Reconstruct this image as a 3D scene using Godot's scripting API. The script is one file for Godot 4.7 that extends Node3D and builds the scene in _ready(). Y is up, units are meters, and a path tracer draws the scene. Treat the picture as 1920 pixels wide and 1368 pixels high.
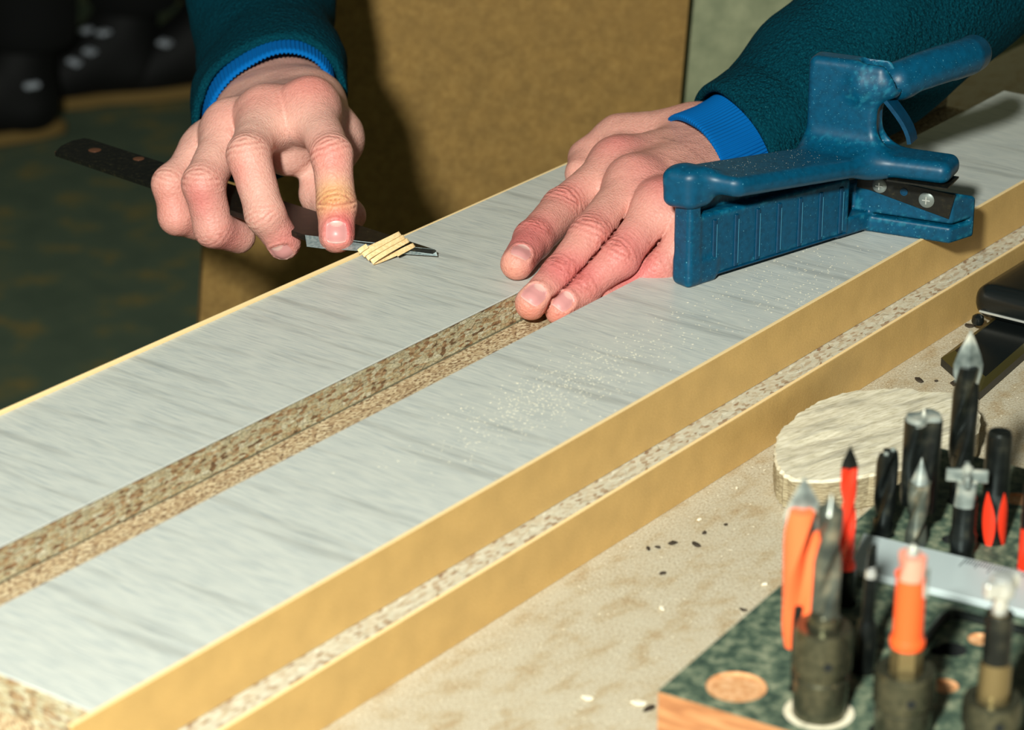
extends Node3D
# Bench frame in millimetres: x runs along the boards, y is up from the laminated top, z runs across the boards towards the photographer.

const TOP := 0.9
var M := {}
var names := {}
var rng := RandomNumberGenerator.new()

func P(x: float, y: float, z: float) -> Vector3:
	return Vector3(x * 0.001, TOP + y * 0.001, z * 0.001)

func _ready() -> void:
	rng.seed = 7
	# ---------- camera ----------
	var yaw := 0.639293
	var pitch := 0.399026
	var head := Vector3(cos(yaw), 0, -sin(yaw))
	var right := Vector3(sin(yaw), 0, cos(yaw))
	var fwd := head * cos(pitch) - Vector3.UP * sin(pitch)
	var upv := Vector3.UP * cos(pitch) + head * sin(pitch)
	var cam := Camera3D.new()
	cam.name = "camera"
	var eye := P(-894.6, 470.0, 665.0)
	cam.transform = Transform3D(Basis(right, upv, -fwd), eye)
	var att := CameraAttributesPhysical.new()
	att.frustum_focal_length = 100.0
	att.frustum_focus_distance = 1.32
	att.exposure_aperture = 13.0
	cam.attributes = att
	cam.keep_aspect = Camera3D.KEEP_HEIGHT
	cam.fov = rad_to_deg(2.0 * atan(684.0 / 5200.0))
	cam.near = 0.05
	cam.far = 50.0
	add_child(cam)
	cam.current = true
	# ---------- surroundings and the flash ----------
	var env := Environment.new()
	env.background_mode = Environment.BG_COLOR
	env.background_color = Color(0.27, 0.28, 0.25)
	env.tonemap_mode = Environment.TONE_MAPPER_LINEAR
	env.tonemap_exposure = 1.0
	env.sdfgi_enabled = true
	env.ssao_enabled = true
	env.ssil_enabled = true
	var we := WorldEnvironment.new()
	we.name = "surroundings"
	we.environment = env
	add_child(we)
	var flash := OmniLight3D.new()
	flash.name = "camera_flash"
	flash.position = eye - right * 0.22 + upv * 0.22 - fwd * 0.3
	flash.light_energy = 4.5
	flash.light_color = Color(0.985, 1.0, 0.962)
	flash.light_size = 0.05
	flash.omni_range = 20.0
	flash.omni_attenuation = 2.0
	flash.shadow_enabled = true
	add_child(flash)
	materials()
	setting()
	boards()
	trimmer()
	chisel()
	shaving()
	worker()
	black_tool()
	wood_slice()
	drill_block()
	ruler_and_key()
	debris()
	background_things()
	background_people()

# ================= helpers =================
func numbered(n: String) -> String:
	if not names.has(n):
		names[n] = 0
		return n
	names[n] += 1
	return "%s_%03d" % [n, names[n]]

func tag(o: Node, label: String, category: String, group := "", kind := "") -> void:
	if label: o.set_meta("label", label)
	if category: o.set_meta("category", category)
	if group: o.set_meta("group", group)
	if kind: o.set_meta("kind", kind)

func thing(called: String, label: String, category: String, at := Vector3.ZERO, turn := 0.0, group := "", kind := "") -> Node3D:
	var o := Node3D.new()
	o.name = numbered(called)
	add_child(o, true)
	o.position = at
	o.rotation.y = turn
	tag(o, label, category, group, kind)
	return o

func part(called: String, mesh: Mesh, mat: Material, parent: Node, label := "") -> MeshInstance3D:
	var o := MeshInstance3D.new()
	o.name = called
	o.mesh = mesh
	o.material_override = mat
	parent.add_child(o, true)
	if label: o.set_meta("label", label)
	return o

func smooth01(a: float, b: float, x: float) -> float:
	var t := clampf((x - a) / (b - a), 0.0, 1.0)
	return t * t * (3.0 - 2.0 * t)

# a soup of triangles (millimetres, counter-clockwise seen from outside) that becomes one mesh with smoothed normals
class Soup:
	var t := PackedVector3Array()
	var c := PackedColorArray()
	var col := Color.WHITE
	var colored := false
	func tri(a: Vector3, b: Vector3, d: Vector3) -> void:
		t.push_back(a); t.push_back(b); t.push_back(d)
		c.push_back(col); c.push_back(col); c.push_back(col)
	func quad(a: Vector3, b: Vector3, d: Vector3, e: Vector3) -> void:
		tri(a, b, d); tri(a, d, e)
	func box(center: Vector3, size: Vector3, ch := 0.3, basis := Basis.IDENTITY) -> void:
		var h := size * 0.5
		ch = minf(ch, minf(h.x, minf(h.y, h.z)) * 0.9)
		var hs := [h.x, h.y, h.z]
		for ax in 3:
			var b1 := (ax + 1) % 3
			var b2 := (ax + 2) % 3
			for s in [-1.0, 1.0]:
				var q := []
				for k in [[-1.0, -1.0], [1.0, -1.0], [1.0, 1.0], [-1.0, 1.0]]:
					var v := Vector3.ZERO
					v[ax] = s * hs[ax]; v[b1] = k[0] * (hs[b1] - ch); v[b2] = k[1] * (hs[b2] - ch)
					q.append(center + basis * v)
				if s > 0: quad(q[0], q[1], q[2], q[3])
				else: quad(q[3], q[2], q[1], q[0])
			# edges along ax
			for s1 in [-1.0, 1.0]:
				for s2 in [-1.0, 1.0]:
					var e := []
					for k in [[-1.0, 0], [1.0, 0], [1.0, 1], [-1.0, 1]]:
						var v := Vector3.ZERO
						v[ax] = k[0] * (hs[ax] - ch)
						v[b1] = s1 * (hs[b1] - (0.0 if k[1] == 0 else ch))
						v[b2] = s2 * (hs[b2] - (ch if k[1] == 0 else 0.0))
						e.append(center + basis * v)
					if s1 * s2 > 0: quad(e[3], e[2], e[1], e[0])
					else: quad(e[0], e[1], e[2], e[3])
		for sx in [-1.0, 1.0]:
			for sy in [-1.0, 1.0]:
				for sz in [-1.0, 1.0]:
					var a := center + basis * Vector3(sx * h.x, sy * (h.y - ch), sz * (h.z - ch))
					var b := center + basis * Vector3(sx * (h.x - ch), sy * h.y, sz * (h.z - ch))
					var d := center + basis * Vector3(sx * (h.x - ch), sy * (h.y - ch), sz * h.z)
					if sx * sy * sz > 0: tri(a, b, d)
					else: tri(a, d, b)
	# rings of equal length, each counter-clockwise seen from the end the loft runs to
	func loft(rings: Array, cap0 := true, cap1 := true, closed := true) -> void:
		var n: int = rings[0].size()
		for i in rings.size() - 1:
			var A: PackedVector3Array = rings[i]
			var B: PackedVector3Array = rings[i + 1]
			for k in (n if closed else n - 1):
				var k2 := (k + 1) % n
				quad(A[k], A[k2], B[k2], B[k])
		for e in 2:
			if (e == 0 and cap0) or (e == 1 and cap1):
				var R: PackedVector3Array = rings[0] if e == 0 else rings[rings.size() - 1]
				var m := Vector3.ZERO
				for v in R: m += v
				m /= n
				for k in n:
					if e == 1: tri(m, R[k], R[(k + 1) % n])
					else: tri(m, R[(k + 1) % n], R[k])
	# profile of (radius, height) from bottom to top, round the y axis
	func lathe(prof: Array, segs := 32, at := Vector3.ZERO, basis := Basis.IDENTITY) -> void:
		var rings := []
		for p in prof:
			var r := PackedVector3Array()
			for k in segs:
				var a := TAU * k / segs
				r.push_back(at + basis * Vector3(cos(a) * p[0], p[1], -sin(a) * p[0]))
			rings.append(r)
		loft(rings)
	func tube(path: Array, radii: Array, segs := 16, cap := true) -> void:
		var rings := []
		var n := path.size()
		var ref := Vector3(0.13, 0.9, 0.31)
		for i in n:
			var d: Vector3 = (path[mini(i + 1, n - 1)] - path[maxi(i - 1, 0)]).normalized()
			var x := ref.cross(d).normalized()
			var y := d.cross(x)
			ref = y
			var r := PackedVector3Array()
			for k in segs:
				var a := TAU * k / segs
				r.push_back(path[i] + (x * cos(a) + y * sin(a)) * radii[i])
			rings.append(r)
		loft(rings, cap, cap)
	# outline (x, z) as a plate from y0 to y1 with chamfered rims
	func plate(poly: PackedVector2Array, y0: float, y1: float, ch := 0.3) -> void:
		if Geometry2D.is_polygon_clockwise(poly): poly.reverse()
		var n := poly.size()
		var ins := PackedVector2Array()
		for i in n:
			var e1 := (poly[i] - poly[(i + n - 1) % n]).normalized()
			var e2 := (poly[(i + 1) % n] - poly[i]).normalized()
			var n1 := Vector2(-e1.y, e1.x)
			var n2 := Vector2(-e2.y, e2.x)
			var m := n1 + n2
			ins.push_back(poly[i] + m / maxf(0.4, m.length_squared() * 0.5) * ch)
		var idx := Geometry2D.triangulate_polygon(ins)
		var rings := []
		for lv in [[y0, ins], [y0 + ch, poly], [y1 - ch, poly], [y1, ins]]:
			var r := PackedVector3Array()
			for q in lv[1]: r.push_back(Vector3(q.x, lv[0], q.y))
			r.reverse()
			rings.append(r)
		loft(rings, false, false)
		for i in range(0, idx.size(), 3):
			var a := ins[idx[i]]
			var b := ins[idx[i + 1]]
			var d := ins[idx[i + 2]]
			if (b - a).cross(d - a) > 0:
				var s := b; b = d; d = s
			tri(Vector3(a.x, y1, a.y), Vector3(b.x, y1, b.y), Vector3(d.x, y1, d.y))
			tri(Vector3(a.x, y0, a.y), Vector3(d.x, y0, d.y), Vector3(b.x, y0, b.y))
	func done(angle := 40.0) -> ArrayMesh:
		var n := t.size()
		var fn := PackedVector3Array()
		fn.resize(n / 3)
		var at := {}
		for f in n / 3:
			fn[f] = (t[f * 3 + 1] - t[f * 3]).cross(t[f * 3 + 2] - t[f * 3])
			for k in 3:
				var key := Vector3i((t[f * 3 + k] * 500.0).round())
				if at.has(key): at[key].append(f)
				else: at[key] = [f]
		var cosa := cos(deg_to_rad(angle))
		var vs := PackedVector3Array()
		var ns := PackedVector3Array()
		var cs := PackedColorArray()
		vs.resize(n); ns.resize(n); cs.resize(n)
		for f in n / 3:
			var u := fn[f].normalized()
			for k in 3:
				var i := f * 3 + k
				var sum := Vector3.ZERO
				for g in at[Vector3i((t[i] * 500.0).round())]:
					if fn[g].normalized().dot(u) >= cosa: sum += fn[g]
				var j: int = f * 3 + [0, 2, 1][k]
				vs[j] = t[i] * 0.001
				ns[j] = sum.normalized() if sum.length_squared() > 0.0 else u
				cs[j] = c[i]
		var arr := []
		arr.resize(Mesh.ARRAY_MAX)
		arr[Mesh.ARRAY_VERTEX] = vs
		arr[Mesh.ARRAY_NORMAL] = ns
		if colored: arr[Mesh.ARRAY_COLOR] = cs
		var m := ArrayMesh.new()
		m.add_surface_from_arrays(Mesh.PRIMITIVE_TRIANGLES, arr)
		return m

# a shape as a distance in millimetres, with a base colour for every point
class Field:
	func d(_p: Vector3) -> float:
		return 1.0
	func colour(_p: Vector3, _n: Vector3) -> Color:
		return Color.WHITE

# surface nets over a distance field given in millimetres
func nets(f: Field, lo: Vector3, hi: Vector3, cell: float, colored := false) -> ArrayMesh:
	var B := 6
	var bl := Vector3i(((hi - lo) / (cell * B)).ceil())
	var n := bl * B + Vector3i.ONE
	var sx := 1
	var sy := n.x
	var sz := n.x * n.y
	var val := PackedFloat32Array()
	val.resize(n.x * n.y * n.z)
	val.fill(1e9)
	var act := PackedByteArray()
	act.resize(bl.x * bl.y * bl.z)
	var half := cell * B * 0.5
	var reach := half * 1.7321 + cell
	for bz in bl.z:
		for by in bl.y:
			for bx in bl.x:
				var ctr := lo + Vector3(bx, by, bz) * cell * B + Vector3.ONE * half
				if absf(f.d(ctr)) > reach: continue
				act[bx + bl.x * (by + bl.y * bz)] = 1
				for z in range(bz * B, bz * B + B + 1):
					for y in range(by * B, by * B + B + 1):
						var i := bx * B + y * sy + z * sz
						var p := lo + Vector3(bx * B, y, z) * cell
						for x in B + 1:
							if val[i] > 1e8: val[i] = f.d(p)
							i += 1
							p.x += cell
	var vi := {}
	var vs := PackedVector3Array()
	var idx := PackedInt32Array()
	var off := [0, sx, sy, sx + sy, sz, sx + sz, sy + sz, sx + sy + sz]
	var cor := [Vector3(0, 0, 0), Vector3(1, 0, 0), Vector3(0, 1, 0), Vector3(1, 1, 0), Vector3(0, 0, 1), Vector3(1, 0, 1), Vector3(0, 1, 1), Vector3(1, 1, 1)]
	var edges := [[0, 1], [2, 3], [4, 5], [6, 7], [0, 2], [1, 3], [4, 6], [5, 7], [0, 4], [1, 5], [2, 6], [3, 7]]
	for bz in bl.z:
		for by in bl.y:
			for bx in bl.x:
				if not act[bx + bl.x * (by + bl.y * bz)]: continue
				for z in range(bz * B, bz * B + B):
					for y in range(by * B, by * B + B):
						for x in range(bx * B, bx * B + B):
							var i := x + y * sy + z * sz
							var neg := 0
							for k in 8:
								if val[i + off[k]] < 0.0: neg += 1
							if neg == 0 or neg == 8: continue
							var s := Vector3.ZERO
							var cnt := 0
							for e in edges:
								var a := val[i + off[e[0]]]
								var b := val[i + off[e[1]]]
								if (a < 0.0) != (b < 0.0):
									s += cor[e[0]].lerp(cor[e[1]], a / (a - b))
									cnt += 1
							vi[i] = vs.size()
							vs.push_back(lo + (Vector3(x, y, z) + s / cnt) * cell)
	for i in vi:
		var v0 := val[i]
		for ax in 3:
			var st: int = [sx, sy, sz][ax]
			var v1 := val[i + st]
			if (v0 < 0.0) == (v1 < 0.0): continue
			var u: int = [sy, sz, sx][ax]
			var w: int = [sz, sx, sy][ax]
			if not (vi.has(i - u) and vi.has(i - w) and vi.has(i - u - w)): continue
			var a: int = vi[i]
			var b: int = vi[i - u]
			var c: int = vi[i - u - w]
			var d: int = vi[i - w]
			if v0 < 0.0: idx.append_array(PackedInt32Array([a, c, b, a, d, c]))
			else: idx.append_array(PackedInt32Array([a, b, c, a, c, d]))
	var ns := PackedVector3Array()
	var cs := PackedColorArray()
	ns.resize(vs.size())
	var e := cell * 0.35
	var k1 := Vector3(1, -1, -1)
	var k2 := Vector3(-1, -1, 1)
	var k3 := Vector3(-1, 1, -1)
	var k4 := Vector3(1, 1, 1)
	for i in vs.size():
		var p := vs[i]
		var f1: float = f.d(p + k1 * e)
		var f2: float = f.d(p + k2 * e)
		var f3: float = f.d(p + k3 * e)
		var f4: float = f.d(p + k4 * e)
		var g := k1 * f1 + k2 * f2 + k3 * f3 + k4 * f4
		ns[i] = g.normalized() if g.length_squared() > 0 else Vector3.UP
		var dd := (f1 + f2 + f3 + f4) * 0.25
		vs[i] = p - ns[i] * clampf(dd, -cell * 0.5, cell * 0.5)
	if colored:
		cs.resize(vs.size())
		for i in vs.size(): cs[i] = f.colour(vs[i], ns[i])
	for i in vs.size(): vs[i] *= 0.001
	var arr := []
	arr.resize(Mesh.ARRAY_MAX)
	arr[Mesh.ARRAY_VERTEX] = vs
	arr[Mesh.ARRAY_NORMAL] = ns
	if colored: arr[Mesh.ARRAY_COLOR] = cs
	arr[Mesh.ARRAY_INDEX] = idx
	var m := ArrayMesh.new()
	m.add_surface_from_arrays(Mesh.PRIMITIVE_TRIANGLES, arr)
	return m

static func smin(a: float, b: float, k: float) -> float:
	var h := maxf(k - absf(a - b), 0.0) / k
	return minf(a, b) - h * h * k * 0.25

static func smax(a: float, b: float, k: float) -> float:
	return -smin(-a, -b, k)

static func rbox(p: Vector3, h: Vector3, r: float) -> float:
	var q := p.abs() - h + Vector3(r, r, r)
	return q.max(Vector3.ZERO).length() + minf(maxf(q.x, maxf(q.y, q.z)), 0.0) - r

static func capsule(p: Vector3, a: Vector3, b: Vector3, ra: float, rb: float) -> float:
	var ab := b - a
	var t := clampf((p - a).dot(ab) / ab.length_squared(), 0.0, 1.0)
	return (p - a - ab * t).length() - lerpf(ra, rb, t)

# ================= materials =================
func ramp(stops: Array) -> Gradient:
	var g := Gradient.new()
	g.offsets = PackedFloat32Array(stops.map(func(s): return s[0]))
	g.colors = PackedColorArray(stops.map(func(s): return s[1]))
	return g

func noise(kind: int, freq: float, seed_: int, octaves := 1, gain := 0.5) -> FastNoiseLite:
	var n := FastNoiseLite.new()
	n.noise_type = kind
	n.frequency = freq
	n.seed = seed_
	n.fractal_type = FastNoiseLite.FRACTAL_FBM if octaves > 1 else FastNoiseLite.FRACTAL_NONE
	n.fractal_octaves = octaves
	n.fractal_gain = gain
	return n

func tex(n: FastNoiseLite, stops: Array, size := 512) -> NoiseTexture2D:
	var t := NoiseTexture2D.new()
	t.width = size
	t.height = size
	t.seamless = true
	t.seamless_blend_skirt = 0.15
	t.noise = n
	if stops: t.color_ramp = ramp(stops)
	return t

func c8(r: int, g: int, b: int) -> Color:
	return Color(r / 255.0, g / 255.0, b / 255.0)

func grey(v: float) -> Color:
	return Color(v, v, v)

func std(color: Color, rough := 0.6, metal := 0.0) -> StandardMaterial3D:
	var m := StandardMaterial3D.new()
	m.albedo_color = color
	m.roughness = rough
	m.metallic = metal
	return m

func mapped(t: Texture2D, scale: Vector3, rough := 0.6, tint := Color.WHITE) -> StandardMaterial3D:
	var m := std(tint, rough)
	m.albedo_texture = t
	m.uv1_triplanar = true
	m.uv1_triplanar_sharpness = 4.0
	m.uv1_scale = scale
	return m

func detail(m: StandardMaterial3D, t: Texture2D, scale: Vector3) -> StandardMaterial3D:
	m.detail_enabled = true
	m.detail_albedo = t
	m.detail_blend_mode = BaseMaterial3D.BLEND_MODE_MUL
	m.detail_uv_layer = BaseMaterial3D.DETAIL_UV_2
	m.uv2_triplanar = true
	m.uv2_triplanar_sharpness = 4.0
	m.uv2_scale = scale
	return m

func relief(m: StandardMaterial3D, t: Texture2D, cm: float) -> StandardMaterial3D:
	m.heightmap_enabled = true
	m.heightmap_texture = t
	m.heightmap_scale = cm
	return m

func materials() -> void:
	var SX := FastNoiseLite.TYPE_SIMPLEX_SMOOTH
	var CE := FastNoiseLite.TYPE_CELLULAR
	# grey wood-grain laminate, the grain across the board (z)
	var lam := tex(noise(SX, 0.13, 3, 3, 0.65), [[0.0, c8(134, 144, 150)], [0.28, c8(180, 186, 184)], [0.48, c8(203, 205, 197)], [0.75, c8(214, 214, 204)], [1.0, c8(225, 223, 210)]], 1024)
	M.laminate = detail(mapped(lam, Vector3(13, 13, 0.34), 0.42), tex(noise(SX, 0.016, 11, 3, 0.55), [[0.0, grey(0.84)], [0.22, grey(0.93)], [0.36, grey(0.985)], [1.0, grey(1.0)]]), Vector3(11, 11, 0.8))
	relief(M.laminate, tex(noise(SX, 0.12, 4, 2), [[0.0, grey(0)], [0.4, grey(0.8)], [1, grey(1)]]), 0.004)
	# chipboard: coarse flakes in a cut edge, fine ones on a raw face
	var cell := noise(CE, 0.045, 21)
	cell.cellular_return_type = FastNoiseLite.RETURN_CELL_VALUE
	cell.cellular_jitter = 1.0
	cell.domain_warp_enabled = true
	cell.domain_warp_amplitude = 7.0
	cell.domain_warp_frequency = 0.03
	var chips := [[0.0, c8(112, 84, 56)], [0.1, c8(158, 118, 80)], [0.25, c8(190, 168, 126)], [0.4, c8(196, 186, 152)], [0.5, c8(178, 140, 98)], [0.6, c8(204, 196, 166)], [0.8, c8(190, 176, 138)], [1.0, c8(222, 214, 186)]]
	M.chip_edge = mapped(tex(cell, chips, 1024), Vector3(6.5, 19.0, 6.5), 0.85)
	var flake := noise(CE, 0.05, 22)
	flake.cellular_return_type = FastNoiseLite.RETURN_DISTANCE2_SUB
	detail(M.chip_edge, tex(flake, [[0.0, grey(0.62)], [0.12, grey(0.92)], [1.0, grey(1.0)]], 1024), Vector3(7.1, 20.0, 7.1))
	relief(M.chip_edge, tex(cell, [], 512), 0.05)
	M.chip_top = mapped(tex(cell, [[0.0, c8(140, 112, 84)], [0.08, c8(172, 152, 126)], [0.25, c8(192, 184, 162)], [0.6, c8(202, 197, 178)], [0.8, c8(186, 172, 146)], [1.0, c8(214, 210, 192)]], 1024), Vector3(7.0, 7.0, 16.0), 0.85)
	relief(M.chip_top, tex(cell, [], 512), 0.03)
	var fine := noise(CE, 0.09, 31)
	fine.cellular_return_type = FastNoiseLite.RETURN_CELL_VALUE
	fine.cellular_jitter = 1.0
	fine.domain_warp_enabled = true
	fine.domain_warp_amplitude = 9.0
	fine.domain_warp_frequency = 0.05
	M.raw_face = mapped(tex(fine, [[0.0, c8(112, 84, 58)], [0.25, c8(160, 132, 98)], [0.6, c8(188, 164, 128)], [1.0, c8(212, 194, 160)]], 1024), Vector3(7, 7, 14), 0.9)
	relief(M.raw_face, tex(fine, [], 512), 0.02)
	# bench top: pale worn chipboard with brownish blotches
	M.bench = mapped(tex(noise(SX, 0.1, 41, 4, 0.8), [[0.0, c8(112, 88, 62)], [0.27, c8(168, 150, 122)], [0.42, c8(192, 181, 157)], [0.7, c8(205, 196, 174)], [1.0, c8(226, 220, 202)]], 1024), Vector3(5, 5, 9), 0.8)
	detail(M.bench, tex(noise(SX, 0.02, 44, 4, 0.6), [[0.0, c8(226, 206, 182)], [0.3, c8(242, 234, 222)], [0.5, c8(251, 248, 244)], [1.0, Color.WHITE]]), Vector3(3.4, 3.4, 6))
	relief(M.bench, tex(noise(SX, 0.12, 42, 3, 0.7), [], 512), 0.02)
	M.tape = detail(mapped(tex(noise(SX, 0.25, 51, 2), [[0.0, c8(198, 158, 92)], [0.5, c8(211, 172, 106)], [1.0, c8(219, 182, 117)]]), Vector3(9, 9, 9), 0.5), tex(noise(SX, 0.02, 52, 2), [[0.0, grey(0.93)], [1.0, grey(1.0)]]), Vector3(5, 5, 5))
	relief(M.tape, tex(noise(SX, 0.2, 53, 2), [], 256), 0.006)
	M.tape_rim = std(c8(246, 214, 158), 0.6)
	M.shaving = mapped(tex(noise(SX, 0.06, 55, 2), [[0.0, c8(204, 164, 108)], [0.5, c8(228, 194, 142)], [1.0, c8(240, 214, 168)]], 256), Vector3(30, 60, 30), 0.55)
	# plastics
	var scuff := tex(noise(SX, 0.05, 61, 3, 0.6), [[0.0, grey(0.8)], [0.5, grey(0.92)], [1.0, Color.WHITE]], 512)
	M.blue = mapped(scuff, Vector3(8, 8, 8), 0.4)
	M.blue.metallic_specular = 0.38
	M.blue.vertex_color_use_as_albedo = true
	var specks := tex(noise(SX, 0.15, 66, 2, 0.6), [[0.0, Color(0.3, 0.62, 0.7, 0.0)], [0.83, Color(0.3, 0.62, 0.7, 0.0)], [0.88, Color(0.3, 0.6, 0.68, 0.6)], [1.0, Color(0.7, 0.8, 0.8, 0.8)]], 512)
	detail(M.blue, specks, Vector3(9, 9, 9))
	M.blue.detail_blend_mode = BaseMaterial3D.BLEND_MODE_MIX
	M.blue_plain = mapped(scuff, Vector3(8, 8, 8), 0.4, c8(0, 60, 90))
	M.blue_plain.metallic_specular = 0.38
	relief(M.blue, tex(noise(SX, 0.2, 63, 2), [], 256), 0.003)
	M.blue_worn = std(c8(50, 124, 152), 0.5)
	M.black_plastic = std(c8(18, 22, 22), 0.25)
	M.black_steel = mapped(tex(noise(SX, 0.03, 64, 4, 0.7), [[0.0, c8(14, 15, 13)], [0.6, c8(25, 25, 20)], [0.85, c8(44, 40, 26)], [1.0, c8(80, 74, 56)]], 512), Vector3(14, 14, 14), 0.42)
	M.black_steel.metallic = 0.35
	M.olive_bevel = std(c8(74, 68, 34), 0.35, 0.3)
	M.blade_bevel = mapped(tex(noise(SX, 0.05, 65, 3), [[0.0, c8(120, 138, 142)], [1.0, c8(196, 206, 204)]], 256), Vector3(30, 30, 30), 0.38)
	M.blade_bevel.metallic = 0.55
	M.rivet = std(c8(120, 78, 56), 0.45, 0.5)
	M.screw = std(c8(126, 134, 130), 0.4, 0.5)
	M.dark_slot = std(c8(40, 42, 42), 0.6)
	# skin
	M.skin = StandardMaterial3D.new()
	M.skin.vertex_color_use_as_albedo = true
	M.skin.roughness = 0.5
	M.skin.metallic_specular = 0.4
	M.skin.subsurf_scatter_enabled = true
	M.skin.subsurf_scatter_strength = 0.12
	M.skin.uv1_triplanar = true
	M.skin.uv1_scale = Vector3(30, 30, 30)
	M.skin.albedo_texture = tex(noise(SX, 0.03, 72, 4, 0.65), [[0.0, c8(226, 204, 200)], [0.4, c8(246, 238, 236)], [1.0, Color.WHITE]])
	var pores := noise(CE, 0.06, 71)
	pores.cellular_return_type = FastNoiseLite.RETURN_DISTANCE
	pores.domain_warp_enabled = true
	pores.domain_warp_amplitude = 8.0
	relief(M.skin, tex(pores, [], 512), 0.03)
	M.nail = std(Color.WHITE, 0.36)
	M.nail.vertex_color_use_as_albedo = true
	M.nail.metallic_specular = 0.4
	M.nail_rim = std(c8(238, 214, 196), 0.5)
	# cloth
	M.fleece = mapped(tex(noise(SX, 0.07, 81, 4, 0.7), [[0.0, c8(0, 30, 40)], [0.4, c8(2, 44, 56)], [0.62, c8(4, 58, 70)], [0.84, c8(10, 74, 84)], [0.9, c8(80, 126, 126)], [1.0, c8(170, 184, 172)]], 1024), Vector3(9, 9, 9), 1.0)
	M.fleece.metallic_specular = 0.15
	var fz := noise(CE, 0.07, 82, 3, 0.6)
	fz.domain_warp_enabled = true
	fz.domain_warp_amplitude = 20.0
	relief(M.fleece, tex(fz, [], 512), 0.16)
	M.knit = std(c8(0, 92, 162), 0.85)
	M.knit.metallic_specular = 0.2
	# wood
	M.slice = detail(mapped(tex(noise(SX, 0.06, 91, 4, 0.65), [[0.0, c8(172, 158, 128)], [0.3, c8(210, 200, 172)], [0.55, c8(226, 216, 190)], [1.0, c8(236, 228, 206)]]), Vector3(3, 14, 17), 0.85), tex(noise(SX, 0.015, 92, 3), [[0.0, grey(0.8)], [0.45, grey(1.0)], [1.0, grey(1.0)]]), Vector3(3, 6, 16))
	relief(M.slice, tex(noise(SX, 0.05, 93, 4, 0.7), [], 512), 0.02)
	M.slice_side = mapped(tex(noise(SX, 0.05, 94, 4, 0.7), [[0.0, c8(92, 80, 58)], [0.4, c8(150, 136, 106)], [0.7, c8(178, 166, 136)], [1.0, c8(206, 196, 168)]]), Vector3(6, 40, 6), 0.9)
	relief(M.slice_side, tex(noise(SX, 0.05, 93, 4, 0.7), [], 512), 0.04)
	M.backing = std(c8(112, 112, 92), 0.7)
	M.block_top = mapped(tex(noise(SX, 0.016, 101, 5, 0.72), [[0.0, c8(30, 48, 40)], [0.35, c8(50, 68, 56)], [0.5, c8(74, 90, 73)], [0.65, c8(104, 114, 92)], [1.0, c8(160, 160, 132)]], 1024), Vector3(6, 6, 6), 0.7)
	M.block_side = mapped(tex(noise(SX, 0.03, 102, 3), [[0.0, c8(146, 92, 54)], [0.5, c8(174, 118, 74)], [1.0, c8(192, 140, 94)]], 256), Vector3(6, 30, 6), 0.7)
	M.fresh_wood = mapped(tex(noise(SX, 0.03, 103, 3), [[0.0, c8(176, 118, 74)], [0.5, c8(204, 152, 104)], [1.0, c8(224, 186, 150)]], 256), Vector3(30, 30, 30), 0.7)
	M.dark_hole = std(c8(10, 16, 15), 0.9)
	M.drill_dark = mapped(tex(noise(SX, 0.02, 111, 3, 0.4), [[0.0, c8(14, 18, 18)], [0.6, c8(34, 38, 36)], [1.0, c8(84, 82, 68)]], 256), Vector3(16, 16, 16), 0.3)
	M.drill_dark.metallic = 0.6
	M.drill_grey = mapped(tex(noise(SX, 0.02, 112, 3, 0.4), [[0.0, c8(44, 52, 50)], [0.55, c8(82, 86, 76)], [1.0, c8(150, 138, 114)]], 256), Vector3(16, 16, 16), 0.3)
	M.drill_grey.metallic = 0.3
	M.carbide = mapped(tex(noise(SX, 0.02, 113, 3, 0.4), [[0.0, c8(70, 80, 78)], [0.5, c8(140, 148, 142)], [1.0, c8(214, 208, 190)]], 256), Vector3(18, 18, 18), 0.35)
	M.carbide.metallic = 0.25
	M.collar = mapped(tex(noise(SX, 0.05, 114, 3), [[0.0, c8(66, 68, 54)], [0.6, c8(88, 88, 71)], [1.0, c8(112, 108, 86)]], 256), Vector3(20, 20, 20), 0.27)
	M.collar.metallic = 0.75
	M.brass_steel = std(c8(128, 112, 76), 0.32, 0.6)
	M.chrome = std(c8(216, 218, 212), 0.28, 0.6)
	M.orange = std(c8(255, 92, 38), 0.4)
	M.orange_soft = std(c8(255, 112, 62), 0.45)
	M.red = std(c8(226, 52, 26), 0.42)
	M.pink_chalk = std(c8(224, 142, 120), 0.6)
	M.ruler = std(c8(196, 208, 208), 0.4, 0.25)
	M.tick = std(c8(44, 54, 62), 0.6)
	M.key_steel = std(c8(36, 42, 40), 0.32, 0.5)
	M.bark_chip = std(c8(52, 42, 30), 0.8)
	M.pale_chip = std(c8(236, 226, 202), 0.8)
	# far things
	M.floor = mapped(tex(noise(SX, 0.02, 121, 4, 0.6), [[0.0, c8(96, 114, 94)], [0.55, c8(112, 128, 104)], [0.72, c8(140, 136, 92)], [1.0, c8(180, 150, 88)]]), Vector3(0.8, 0.8, 0.8), 0.8)
	M.fibreboard = detail(mapped(tex(noise(SX, 0.05, 122, 4, 0.7), [[0.0, c8(132, 100, 48)], [0.5, c8(146, 112, 56)], [1.0, c8(160, 126, 68)]]), Vector3(4, 4, 4), 0.8), tex(noise(SX, 0.02, 123, 3), [[0.0, grey(0.88)], [1.0, grey(1.0)]]), Vector3(4, 4, 4))
	M.grey_board = mapped(tex(noise(SX, 0.03, 124, 4, 0.6), [[0.0, c8(116, 122, 94)], [1.0, c8(148, 150, 118)]]), Vector3(3, 3, 3), 0.85)
	M.wall = std(c8(120, 122, 108), 0.9)
	M.boot = std(c8(6, 6, 7), 0.7)
	M.boot_sole = std(c8(150, 120, 66), 0.8)
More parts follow.
